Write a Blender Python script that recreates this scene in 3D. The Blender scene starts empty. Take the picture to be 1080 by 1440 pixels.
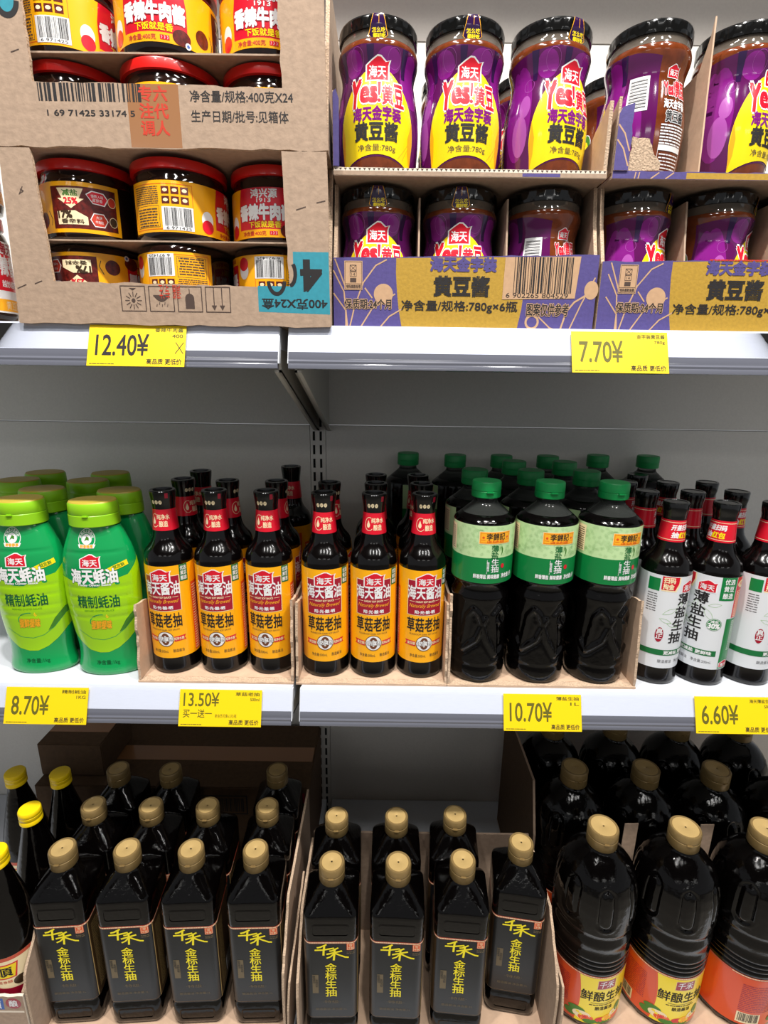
import bpy, bmesh, math, random
from mathutils import Matrix, Vector
random.seed(7)
SC = bpy.context.scene
COL = SC.collection
PI = math.pi
EYE = 1.10                      # eye height; the rest of the heights follow from the shelves

# ------------------------------------------------------------------ camera, world, lamps, exposure
def make_camera():
    f, th, ro = 730.0, math.radians(14.8), math.radians(0.8)
    F = Vector((0, math.cos(th), -math.sin(th)))
    X = Vector((1, 0, 0)); U = X.cross(F)
    R = X*math.cos(ro) + U*math.sin(ro)
    Up = U*math.cos(ro) - X*math.sin(ro)
    m = Matrix((( R.x, Up.x, -F.x, 0), (R.y, Up.y, -F.y, -0.63), (R.z, Up.z, -F.z, EYE), (0, 0, 0, 1)))
    cd = bpy.data.cameras.new('camera'); co = bpy.data.objects.new('camera', cd)
    COL.objects.link(co); co.matrix_world = m
    cd.sensor_fit = 'VERTICAL'; cd.sensor_height = 36.0; cd.lens = 36.0*f/1440.0
    cd.clip_start = 0.01; cd.clip_end = 50
    SC.camera = co
make_camera()
w = bpy.data.worlds.new('world'); SC.world = w; w.use_nodes = True
w.node_tree.nodes['Background'].inputs[0].default_value = (0.93, 0.96, 1.0, 1)
w.node_tree.nodes['Background'].inputs[1].default_value = 0.26
vs = SC.view_settings
SC.display_settings.display_device = 'sRGB'
vs.view_transform = 'Standard'; vs.look = 'None'; vs.gamma = 1.0; vs.use_curve_mapping = False
vs.exposure = 0.25
LAMPS = ((-0.62, -0.66, 122, 0.045), (0.16, -0.68, 122, 0.045), (0.92, -0.66, 122, 0.045))
for lx, ly, pw, rad in LAMPS:
    ld = bpy.data.lights.new('track_spot', 'SPOT'); ld.energy = pw; ld.color = (1.0, 0.965, 0.91)
    ld.spot_size = math.radians(95); ld.spot_blend = 0.6; ld.shadow_soft_size = rad
    lo = bpy.data.objects.new('track_spot', ld); COL.objects.link(lo)
    lo.location = (lx, ly, EYE + 1.9)
    lo.rotation_euler = (Vector((lx*0.8, 0.05, EYE - 0.35)) - lo.location).to_track_quat('-Z', 'Y').to_euler()

for lx in (-0.75, -0.05, 0.65, 1.35):      # slim unseen strips added for bottle highlights and some fill
    ld = bpy.data.lights.new('highlight_strip', 'AREA'); ld.shape = 'RECTANGLE'; ld.size = 0.10; ld.size_y = 0.6
    ld.energy = 8; ld.color = (1.0, 0.98, 0.95)
    lo = bpy.data.objects.new('highlight_strip', ld); COL.objects.link(lo); lo.location = (lx, -1.35, EYE + 1.95)

for lx in (-2.2, 0.2, 2.6):                # unseen far strips added to brighten the back panels under the shelves
    ld = bpy.data.lights.new('far_fill_strip', 'AREA'); ld.shape = 'RECTANGLE'; ld.size = 1.2; ld.size_y = 0.2
    ld.energy = 4; ld.color = (1.0, 0.985, 0.95)
    lo = bpy.data.objects.new('far_fill_strip', ld); COL.objects.link(lo); lo.location = (lx, -5.2, 3.05)
    lo.rotation_euler = (Vector((0.1, 0.2, EYE - 0.3)) - lo.location).to_track_quat('-Z', 'Y').to_euler()

# ------------------------------------------------------------------ materials
def lin(h):
    h = h.lstrip('#'); o = []
    for i in (0, 2, 4):
        c = int(h[i:i+2], 16)/255.0
        o.append(c/12.92 if c <= 0.04045 else ((c+0.055)/1.055)**2.4)
    return (o[0], o[1], o[2], 1.0)
MAT = {}
def mat(name, col, rough=0.5, metal=0.0, spec=0.5, coat=0.0, trans=0.0, ior=1.45, var=0.0, scale=60.0, bump=0.0, stretch=None):
    m = bpy.data.materials.new(name); m.use_nodes = True
    nt = m.node_tree; b = nt.nodes['Principled BSDF']
    c = lin(col)
    b.inputs['Base Color'].default_value = c
    b.inputs['Roughness'].default_value = rough
    b.inputs['Metallic'].default_value = metal
    b.inputs['Specular IOR Level'].default_value = spec
    b.inputs['IOR'].default_value = ior
    b.inputs['Transmission Weight'].default_value = trans
    if coat:
        b.inputs['Coat Weight'].default_value = coat; b.inputs['Coat Roughness'].default_value = 0.06
    if var or bump:
        tc = nt.nodes.new('ShaderNodeTexCoord'); n = nt.nodes.new('ShaderNodeTexNoise')
        n.inputs['Scale'].default_value = scale; n.inputs['Detail'].default_value = 6.0
        src = tc.outputs['Object']
        if stretch:
            mp = nt.nodes.new('ShaderNodeMapping'); mp.inputs['Scale'].default_value = stretch
            nt.links.new(src, mp.inputs['Vector']); src = mp.outputs['Vector']
        nt.links.new(src, n.inputs['Vector'])
        if var:
            mr = nt.nodes.new('ShaderNodeMapRange'); mr.inputs[1].default_value = 0.3; mr.inputs[2].default_value = 0.7
            mr.inputs[3].default_value = 1.0-var; mr.inputs[4].default_value = 1.0+var
            nt.links.new(n.outputs['Fac'], mr.inputs[0])
            mx = nt.nodes.new('ShaderNodeMix'); mx.data_type = 'RGBA'; mx.blend_type = 'MULTIPLY'
            mx.inputs['Factor'].default_value = 1.0
            mx.inputs[6].default_value = c
            nt.links.new(mr.outputs[0], mx.inputs[7])
            nt.links.new(mx.outputs[2], b.inputs['Base Color'])
        if bump:
            bp = nt.nodes.new('ShaderNodeBump'); bp.inputs['Strength'].default_value = bump; bp.inputs['Distance'].default_value = 0.002
            nt.links.new(n.outputs['Fac'], bp.inputs['Height']); nt.links.new(bp.outputs['Normal'], b.inputs['Normal']); nt.links.new(bp.outputs['Normal'], b.inputs['Coat Normal'])
    MAT[name] = m
    return m
mat('shelf_white', 'CBCFD6', 0.4, var=0.02, scale=20)
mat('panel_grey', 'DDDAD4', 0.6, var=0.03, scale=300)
mat('shaded_panel_grey', 'A09A94', 0.6, var=0.03, scale=300)  # panel grey with the shade of the topmost panels put into the colour
mat('bracket_grey', 'BDBAB2', 0.5)
mat('slot_dark', '060606', 0.9)
mat('floor_tile', '8F8A81', 0.5, var=0.04, scale=4)
mat('ceiling_grey', '5E5C5A', 0.8)
mat('rail_white', 'CDD3E4', 0.35, var=0.02, scale=90, stretch=(1, 1, 8))
mat('rail_lower', '62646F', 0.12, spec=0.8, coat=0.6)
mat('kraft', 'A68E7A', 0.85, var=0.10, scale=140, bump=0.25)
mat('kraft_shaded', '56402B', 0.9, var=0.12, scale=120, bump=0.25)  # darker kraft, shade put into the colour of cardboard at the back
mat('kraft_edge', 'B9A088', 0.9, var=0.25, scale=500, bump=0.6)
mat('tray_light', 'BFA188', 0.85, var=0.07, scale=90, bump=0.2)
mat('tape', '9A6C48', 0.25, coat=0.5)
mat('box_purple', '4F4582', 0.7, var=0.08, scale=260, bump=0.12)
mat('box_gold', 'B08B2E', 0.7, var=0.10, scale=300, bump=0.12)
mat('box_tan', 'BF9A78', 0.8, var=0.06, scale=200)
mat('teal', '2E8A9C', 0.75, var=0.08, scale=200)
mat('ink', '1D1A1C', 0.7)
mat('ink_soft', '4A3A33', 0.8)
mat('ink_red', 'C0341C', 0.7)
mat('tag_yellow', 'EAC800', 0.5)
mat('tag_ink', '5E5A16', 0.6)
mat('white', 'E9E9EA', 0.45)
mat('white_label', 'DADDE2', 0.35, coat=0.2)
mat('black_glass', '050303', 0.16, spec=0.35, coat=0.4)
mat('black_pet', '030202', 0.12, spec=0.08, coat=0.5, bump=0.22, scale=130)
mat('black_plastic', '0E0E0E', 0.15, spec=0.5, coat=0.4)
mat('clear_plastic', '8A908C', 0.10, trans=0.92, ior=1.2)
mat('gold_cap', '877047', 0.34, metal=0.25, spec=0.5, var=0.06, scale=250)
mat('gold_disc', 'BC9F68', 0.36, metal=0.2, spec=0.5)
mat('green_cap', '0B8A45', 0.38, spec=0.5)
mat('lime_cap', '8CC61C', 0.32, spec=0.5)
mat('lime_top', 'B9A23A', 0.38)
mat('yellow_cap', 'F2CE0A', 0.35)
mat('amber', 'FBB00A', 0.32, coat=0.35)
mat('orange', 'E2541C', 0.35, coat=0.2)
mat('deep_red', '9E0D2C', 0.35, coat=0.3)
mat('red', 'D2122A', 0.32, coat=0.3)
mat('lid_red', 'D01712', 0.32, coat=0.3)
mat('cream', 'F0DDB4', 0.4)
mat('green_dark', '0C6B36', 0.4, coat=0.2)
mat('green_mid', '0B7A3C', 0.32, coat=0.3)
mat('pale_green', 'BEDCA4', 0.4, coat=0.2)
mat('pale_line', '8DBB78', 0.4)
mat('oyster_green', '08924C', 0.22, coat=0.5)
mat('oyster_deep', '04582F', 0.25, coat=0.4)
mat('oyster_lime', '9ACF0C', 0.24, coat=0.5)
mat('plate_orange', 'F8AE26', 0.4)
mat('sun_yellow', 'F6D90C', 0.3, coat=0.4)
mat('sun_orange', 'F0A812', 0.3, coat=0.4)
mat('bean_paste', '6E3317', 0.12, coat=0.6, var=0.25, scale=110)
mat('jar_purple', '56134F', 0.14, coat=0.7)
mat('jar_violet', '7D1C7C', 0.14, coat=0.7)
mat('jar_indigo', '2E1442', 0.14, coat=0.7)
mat('jar_pink', 'A44FA4', 0.2, coat=0.6)
mat('jar_glass', '5A524A', 0.06, coat=0.7, spec=0.7)
mat('sauce_dark', '1B0C08', 0.08, coat=0.6, var=0.3, scale=200)
mat('meat', '5A1712', 0.3, coat=0.3, var=0.55, scale=260)
mat('leaf', '3E7A22', 0.4)
mat('label_black', '14171A', 0.34, spec=0.4)
mat('label_brown', '3B2A18', 0.35, coat=0.2)
mat('ring_brown', '6E3F26', 0.4)
mat('dim_gold', '6B5C42', 0.5)
mat('salmon', 'C4553F', 0.4)
mat('bright_yellow', 'FFEC1E', 0.45)
mat('juice_orange', 'D84A16', 0.32, coat=0.3)
mat('blue', '3A62AE', 0.5)
mat('fluff', 'E6D8C6', 0.95)
mat('mid_grey', '6C6C70', 0.5)

def film_material():
    m = bpy.data.materials.new('clear_strip'); m.use_nodes = True
    nt = m.node_tree; nt.nodes.remove(nt.nodes['Principled BSDF'])
    out = nt.nodes['Material Output']
    t = nt.nodes.new('ShaderNodeBsdfTransparent'); g = nt.nodes.new('ShaderNodeBsdfGlossy')
    g.inputs['Roughness'].default_value = 0.08
    fr = nt.nodes.new('ShaderNodeFresnel'); fr.inputs['IOR'].default_value = 1.5
    mx = nt.nodes.new('ShaderNodeMixShader')
    nt.links.new(fr.outputs[0], mx.inputs[0]); nt.links.new(t.outputs[0], mx.inputs[1]); nt.links.new(g.outputs[0], mx.inputs[2])
    nt.links.new(mx.outputs[0], out.inputs['Surface'])
    MAT['clear_strip'] = m
film_material()

# ------------------------------------------------------------------ things, parts, copies
def tag(o, label, cat, group=None):
    o['label'] = label; o['category'] = cat
    if group: o['group'] = group
    return o
def thing(name, label, cat, loc=(0, 0, 0), rz=0.0, group=None):
    o = bpy.data.objects.new(name, None); o.empty_display_size = 0.02
    COL.objects.link(o); o.location = loc; o.rotation_euler = (0, 0, rz)
    return tag(o, label, cat, group)
def link_mesh(name, me, parent=None):
    o = bpy.data.objects.new(name, me); COL.objects.link(o)
    if parent: o.parent = parent
    return o
def obj(name, bm, mats, parent=None, smooth=True, angle=35):
    me = bpy.data.meshes.new(name); bm.to_mesh(me); bm.free()
    for m in (mats if isinstance(mats, (list, tuple)) else [mats]): me.materials.append(MAT[m])
    if smooth and len(me.polygons):
        me.polygons.foreach_set('use_smooth', [True]*len(me.polygons))
        me.set_sharp_from_angle(angle=math.radians(angle))
    return link_mesh(name, me, parent)
def dup(root, loc, rz=0.0, label=None, group=None, rx=None):
    r = root.copy(); COL.objects.link(r); r.location = loc
    r.rotation_euler = (rx or 0.0, 0, rz)
    if label: r['label'] = label
    if group: r['group'] = group
    for ch in list(root.children):
        c = ch.copy(); COL.objects.link(c); c.parent = r
        for g in list(ch.children):
            d = g.copy(); COL.objects.link(d); d.parent = c
    return r
class Kind:
    """first placement moves the prototype itself, later ones copy it"""
    def __init__(self, root): self.root = root; self.used = False
    def put(self, loc, rz, label, group=None, rx=None):
        if not self.used:
            self.used = True; r = self.root
            r.location = loc; r.rotation_euler = (rx or 0, 0, rz); r['label'] = label
            if group: r['group'] = group
            return r
        return dup(self.root, loc, rz, label, group, rx)

# ------------------------------------------------------------------ solid shapes
def add_box(bm, x0, x1, y0, y1, z0, z1, mi=0):
    v = [bm.verts.new((x, y, z)) for x in (x0, x1) for y in (y0, y1) for z in (z0, z1)]
    for q in ((0, 1, 3, 2), (4, 6, 7, 5), (0, 4, 5, 1), (2, 3, 7, 6), (0, 2, 6, 4), (1, 5, 7, 3)):
        f = bm.faces.new([v[i] for i in q]); f.material_index = mi
    return v
def add_prism(bm, pts, axis, a, b, mi=0, edge=None, rim=None):
    """outline pts (2-D) extruded from a to b along axis 'x' or 'y'; rim = other material for the cut edges"""
    def P(p, t): return (t, p[0], p[1]) if axis == 'x' else (p[0], t, p[1])
    A = [bm.verts.new(P(p, a)) for p in pts]; B = [bm.verts.new(P(p, b)) for p in pts]
    n = len(pts)
    f1 = bm.faces.new(A); f2 = bm.faces.new(list(reversed(B)))
    f1.material_index = f2.material_index = mi
    for i in range(n):
        f = bm.faces.new((A[i], B[i], B[(i+1) % n], A[(i+1) % n])); f.material_index = mi if rim is None else rim
    bmesh.ops.recalc_face_normals(bm, faces=bm.faces[:])
def ragged(p, q, n, amp, rnd):
    """points from p to q (q left out) with a torn wobble"""
    out = []
    L = math.hypot(q[0]-p[0], q[1]-p[1]) or 1
    nx, nz = -(q[1]-p[1])/L, (q[0]-p[0])/L
    for i in range(n):
        t = i/n; a = 0 if i == 0 else rnd.uniform(-amp, amp)
        out.append((p[0]+(q[0]-p[0])*t + nx*a, p[1]+(q[1]-p[1])*t + nz*a))
    return out

class Sec:
    """cross section family: point(a, hw, extra) for a in [-pi, pi], a = 0 in front (-y)"""
    def __init__(self, depth=1.0, corner=1.0): self.depth = depth; self.corner = corner
    def point(self, a, hw, k=None):
        c = self.corner if k is None else k
        if c >= 0.999: return (hw*math.sin(a), -hw*self.depth*math.cos(a))
        r = c*hw; fl = hw-r; q = 2*fl + PI*r/2           # rounded square, walked at even speed
        t = (a+PI) / (PI/2); n = int(math.floor(t+1e-9)) % 4; d = (t-math.floor(t+1e-9))*q
        if d < fl: x, y = d, hw                            # leaving the middle of a side
        elif d < fl+PI*r/2:
            b = (d-fl)/r; x, y = fl+r*math.sin(b), fl+r*math.cos(b)
        else: x, y = hw, fl-(d-fl-PI*r/2)
        x, y = -x, y                                       # a = -pi is the back (+y); turn towards -x first
        for _ in range(n): x, y = -y, x
        return (x, y*self.depth)
    def table(self, hw, k=None, n=720):
        self.tk = k; self.thw = hw
        pts = [self.point(-PI + 2*PI*i/n, hw, k) for i in range(n+1)]
        L = [0.0]
        for i in range(n): L.append(L[-1] + math.hypot(pts[i+1][0]-pts[i][0], pts[i+1][1]-pts[i][1]))
        mid = L[n//2]; self.s = [x-mid for x in L]; self.a = [-PI + 2*PI*i/n for i in range(n+1)]
    def angle(self, s):
        S = self.s
        if s <= S[0]: return self.a[0]
        if s >= S[-1]: return self.a[-1]
        lo, hi = 0, len(S)-1
        while hi-lo > 1:
            m = (lo+hi)//2
            if S[m] <= s: lo = m
            else: hi = m
        t = (s-S[lo])/((S[hi]-S[lo]) or 1)
        return self.a[lo] + t*(self.a[hi]-self.a[lo])
def prof_at(prof, z):
    for i in range(len(prof)-1):
        z0, z1 = prof[i][1], prof[i+1][1]
        if z0 <= z <= z1 and z1 > z0:
            t = (z-z0)/(z1-z0)
            k0 = prof[i][2] if len(prof[i]) > 2 else 1.0; k1 = prof[i+1][2] if len(prof[i+1]) > 2 else 1.0
            return prof[i][0]+t*(prof[i+1][0]-prof[i][0]), k0+t*(k1-k0)
    p = prof[-1] if z > prof[-1][1] else prof[0]
    return p[0], (p[2] if len(p) > 2 else 1.0)
def smooth_prof(prof, n=4):
    """Catmull-Rom refinement of a profile (list of (r, z[, corner]))"""
    out = []
    N = len(prof)
    for i in range(N-1):
        p0, p1, p2, p3 = prof[max(i-1, 0)], prof[i], prof[i+1], prof[min(i+2, N-1)]
        for j in range(n):
            t = j/n
            out.append(tuple(0.5*((2*b) + (-a+c)*t + (2*a-5*b+4*c-d)*t*t + (-a+3*b-3*c+d)*t**3) for a, b, c, d in zip(p0, p1, p2, p3)))
    out.append(prof[-1])
    return out
def lathe(prof, seg=48, sec=None, bump=None, cap0=True, cap1=True):
    """prof in millimetres -> bmesh in metres"""
    sec = sec or Sec(); bm = bmesh.new(); rings = []
    for p in prof:
        r, z = p[0], p[1]; k = p[2] if len(p) > 2 else None
        ring = []
        for i in range(seg):
            a = -PI + 2*PI*i/seg
            rr = r + (bump(a, z, r) if bump else 0)
            x, y = sec.point(a, rr, k); ring.append(bm.verts.new((x*.001, y*.001, z*.001)))
        rings.append(ring)
    for A, B in zip(rings, rings[1:]):
        for i in range(seg):
            j = (i+1) % seg
            bm.faces.new((A[i], A[j], B[j], B[i]))
    if cap0: bm.faces.new(list(reversed(rings[0])))
    if cap1: bm.faces.new(rings[-1])
    return bm

# ------------------------------------------------------------------ printed art: flat shapes and lettering laid on a surface
GL = {}
def glyphs(body):
    if body not in GL:
        cu = bpy.data.curves.new('lettering', 'FONT'); cu.body = body; cu.size = 1.0; cu.resolution_u = 3
        o = bpy.data.objects.new('lettering', cu); COL.objects.link(o)
        dg = bpy.context.evaluated_depsgraph_get(); dg.update()
        me = o.evaluated_get(dg).to_mesh()
        vs_ = [(v.co.x, v.co.y) for v in me.vertices]; fs = [tuple(p.vertices) for p in me.polygons]
        o.evaluated_get(dg).to_mesh_clear()
        bpy.data.objects.remove(o); bpy.data.curves.remove(cu)
        GL[body] = (vs_, fs)
    return GL[body]
def strikes(body, bold):
    """lettering as a list of (verts, faces, lift); heavier weights are struck several times around the stroke"""
    vs_, fs = glyphs(body)
    if bold <= 0.006: return [(vs_, fs, 0.0)]
    n = 4 if bold < 0.055 else 8; k = 1.25 if n == 4 else 1.0
    out = []
    for i in range(n):
        b = 2*PI*((i*(3 if n == 8 else 1)) % n+.5)/n; dx, dy = bold*math.cos(b)*k, bold*math.sin(b)*k
        out.append(([(x+dx, y+dy) for x, y in vs_], fs, i*0.11))
    return out
def bbox(vs_):
    xs = [v[0] for v in vs_]; ys = [v[1] for v in vs_]
    return min(xs), min(ys), max(xs), max(ys)
class Art:
    def __init__(s): s.items = []
    def add(s, vs_, fs, m, l):
        if vs_: s.items.append((vs_, fs, m, l+(len(s.items) % 5)*0.04))   # never exactly coplanar
    def poly(s, pts, m, l=1):
        a = sum(pts[i][0]*pts[(i+1) % len(pts)][1]-pts[(i+1) % len(pts)][0]*pts[i][1] for i in range(len(pts)))
        if a < 0: pts = list(reversed(pts))
        s.add(list(pts), [tuple(range(len(pts)))], m, l)
    def rect(s, x0, z0, x1, z1, m, l=1): s.poly([(x0, z0), (x1, z0), (x1, z1), (x0, z1)], m, l)
    def ell(s, cx, cz, rx, rz, m, l=1, n=28): s.poly([(cx+rx*math.cos(2*PI*i/n), cz+rz*math.sin(2*PI*i/n)) for i in range(n)], m, l)
    def line(s, pts, wd, m, l=1, closed=False):
        if closed: pts = list(pts)+[pts[0]]
        for (ax, az), (bx, bz) in zip(pts, pts[1:]):
            L = math.hypot(bx-ax, bz-az)
            if L < 1e-6: continue
            nx, nz = -(bz-az)/L*wd/2, (bx-ax)/L*wd/2
            ex, ez = (bx-ax)/L*wd*.3, (bz-az)/L*wd*.3
            s.poly([(ax-ex+nx, az-ez+nz), (ax-ex-nx, az-ez-nz), (bx+ex-nx, bz+ez-nz), (bx+ex+nx, bz+ez+nz)], m, l)
    def ring(s, cx, cz, rx, rz, wd, m, l=1, n=28, a0=0.0, a1=2*PI):
        s.line([(cx+rx*math.cos(a0+(a1-a0)*i/n), cz+rz*math.sin(a0+(a1-a0)*i/n)) for i in range(n+1)], wd, m, l)
    def frame(s, x0, z0, x1, z1, wd, m, l=1): s.line([(x0, z0), (x1, z0), (x1, z1), (x0, z1)], wd, m, l, True)
    def text(s, t, x0, z0, x1, z1, m, l=2, bold=0.0, out=None, ow=0.03, shear=0.0, rot=0.0):
        ref = bbox(glyphs(t)[0])
        def place(vs_):
            r = []
            sx = (x1-x0)/(ref[2]-ref[0]); sz = (z1-z0)/(ref[3]-ref[1])
            cx, cz = (x0+x1)/2, (z0+z1)/2; c, sn = math.cos(rot), math.sin(rot)
            for x, y in vs_:
                px = x0+(x-ref[0])*sx-cx; pz = z0+(y-ref[1])*sz-cz
                px += shear*pz
                r.append((cx+px*c-pz*sn, cz+px*sn+pz*c))
            return r
        if out:
            for v, f, e in strikes(t, bold+ow): s.add(place(v), f, out, l+e)
            l += 1
        for v, f, e in strikes(t, bold): s.add(place(v), f, m, l+e)
    def vtext(s, t, cx, ztop, size, m, l=2, bold=0.0, pitch=1.08, wid=1.0, skew=0.0, out=None, ow=0.03):
        ref = bbox(glyphs('国')[0]); cw = ref[2]-ref[0]; chh = ref[3]-ref[1]
        for i, ch in enumerate(t):
            for (bb, mm, ll) in (((bold+ow, out, l), (bold, m, l+1)) if out else ((bold, m, l),)):
                z0 = ztop-size-i*size*pitch
                for v, f, e in strikes(ch, bb): s.add([(cx+skew*i+((x-ref[0])/cw-.5)*size*wid, z0+(y-ref[1])/chh*size) for x, y in v], f, mm, ll+e)
    def lines(s, x0, z0, x1, z1, n, m, l=2, seed=1, fill=0.5):
        rnd = random.Random(seed); h = (z1-z0)/n
        for i in range(n):
            x = x0; zb = z0+i*h
            while x < x1-0.5:
                wd = rnd.uniform(.8, 3.2)*max(0.6, h*.8); e = min(x+wd, x1)
                s.rect(x, zb, e, zb+h*fill, m, l); x = e+h*.25
            
    def barcode(s, x0, z0, x1, z1, m, l=2, seed=3):
        rnd = random.Random(seed); u = (x1-x0)/95.0; x = x0
        while x < x1-u:
            wd = u*rnd.choice((1, 1, 2, 3)); s.rect(x, z0, min(x+wd, x1), z1, m, l); x += wd+u*rnd.choice((1, 1, 2, 3))
    def logo(s, cx, cz, wd, h, l=2, back='white', fore='red', txt='海天'):
        """red roofed emblem with two white characters"""
        def roof(k):
            a, b = wd/2*k, h/2*k
            return [(cx-a, cz-b), (cx+a, cz-b), (cx+a*1.0, cz+b*.35), (cx+a*1.12, cz+b*.75), (cx+a*.75, cz+b*.62), (cx+a*.3, cz+b*1.02), (cx, cz+b*1.05), (cx-a*.45, cz+b*.75), (cx-a, cz+b*.35)]
        s.poly(roof(1.14), back, l); s.poly(roof(1.0), fore, l+1)
        s.text(txt, cx-wd*.40, cz-h*.38, cx+wd*.40, cz+h*.16, 'white', l+2, bold=0.02)
    def build(s, name, fn, parent=None, stepx=2.6, stepz=6.0, smooth=True):
        if stepx is None: stepz = None
        bm = bmesh.new(); mats = []
        for vs_, fs, m, l in s.items:
            if m not in mats: mats.append(m)
            mi = mats.index(m)
            V = [bm.verts.new((x, z, l)) for x, z in vs_]
            for f in fs:
                try:
                    F = bm.faces.new([V[i] for i in f])
                    F.material_index = mi
                    F.normal_update()
                    if F.normal.z < 0: F.normal_flip()
                except ValueError: pass
        if not bm.verts: bm.free(); return None
        big = [f for f in bm.faces if len(f.verts) > 4]
        if big: bmesh.ops.triangulate(bm, faces=big)
        for ax, st in ((0, stepx), (1, stepz)):
            if not st: continue
            lo = min(v.co[ax] for v in bm.verts); hi = max(v.co[ax] for v in bm.verts)
            k = math.floor(lo/st)+1
            no = (1, 0, 0) if ax == 0 else (0, 1, 0)
            while k*st < hi:
                co = (k*st, 0, 0) if ax == 0 else (0, k*st, 0)
                bmesh.ops.bisect_plane(bm, geom=bm.verts[:]+bm.edges[:]+bm.faces[:], plane_co=co, plane_no=no, dist=1e-5)
                k += 1
        for v in bm.verts:
            v.co = fn(v.co.x, v.co.y, v.co.z)
        return obj(name, bm, mats, parent, smooth=smooth, angle=40)
EPS = 0.10
def wrap(prof, sec=None, rref=None, base=0.12, kref=None):
    """(x mm along the surface, z mm, layer) -> point just off a lathe surface"""
    sec = sec or Sec(); sec.table(rref, kref)
    def fn(x, z, l):
        r, k = prof_at(prof, z); a = sec.angle(x)
        kk = k if (len(prof[0]) > 2) else None
        px, py = sec.point(a, r+base+EPS*l, kk)
        return (px*.001, py*.001, z*.001)
    return fn
def flat(y, x0=0.0, z0=0.0, base=0.15):
    """art on a vertical front face at depth y, millimetres measured from (x0, z0)"""
    return lambda x, z, l: (x0+x*.001, y-(base+EPS*l)*.001, z0+z*.001)

# ------------------------------------------------------------------ the setting and the shelving
Z = lambda rel: EYE + rel
ZT, ZM, ZB = Z(0.051), Z(-0.4187), Z(-0.95)      # top, middle and bottom deck surfaces
BACK = 0.362
bm = bmesh.new(); add_box(bm, -4, 4, -6.2, 1.2, -0.05, 0.0)
o = obj('floor', bm, 'floor_tile', smooth=False); o['kind'] = 'structure'
bm = bmesh.new(); add_box(bm, -4, 4, -6.2, 1.2, 3.25, 3.3)
o = obj('ceiling', bm, 'ceiling_grey', smooth=False); o['kind'] = 'structure'

def back_panels():
    spec = [(-1.14, -0.1435, 0.02, Z(-0.0945), 'lower grey back panel of the left shelf bay, behind the dark bottles'),
            (-1.14, -0.1435, Z(-0.0925), Z(0.513), 'upper grey back panel of the left shelf bay, behind the brown cartons'),
            (-0.1125, 0.90, 0.02, Z(-0.0945), 'lower grey back panel of the right shelf bay, behind the green capped bottles'),
            (-0.1125, 0.90, Z(-0.0925), Z(0.513), 'pale back panel behind the purple jars, below the topmost panel'),
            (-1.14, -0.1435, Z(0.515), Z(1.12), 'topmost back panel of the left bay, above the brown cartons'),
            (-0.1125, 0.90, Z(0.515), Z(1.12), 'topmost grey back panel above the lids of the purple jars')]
    for x0, x1, z0, z1, lb in spec:
        bm = bmesh.new(); add_box(bm, x0, x1, BACK, BACK+0.014, z0, z1)
        tag(obj('back_panel', bm, 'shaded_panel_grey' if z0 > Z(.5) else 'panel_grey', smooth=False), lb, 'shelf panel', 'back panels of the shelving')
back_panels()
up = thing('shelf_upright', 'grey slotted upright post between the two shelf bays', 'post', (-0.128, BACK, 0.0))
bm = bmesh.new(); add_box(bm, -0.0145, 0.0145, 0.0, 0.05, 0.0, Z(1.12)); obj('post', bm, 'panel_grey', up, smooth=False)
bm = bmesh.new()
for k in range(72):
    z = 0.06+k*0.0262
    for sx in (-0.0075, 0.0055):
        add_box(bm, sx-0.0021, sx+0.0021, -0.0006, 0.002, z, z+0.0175)
obj('slots', bm, 'slot_dark', up, smooth=False)

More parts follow.
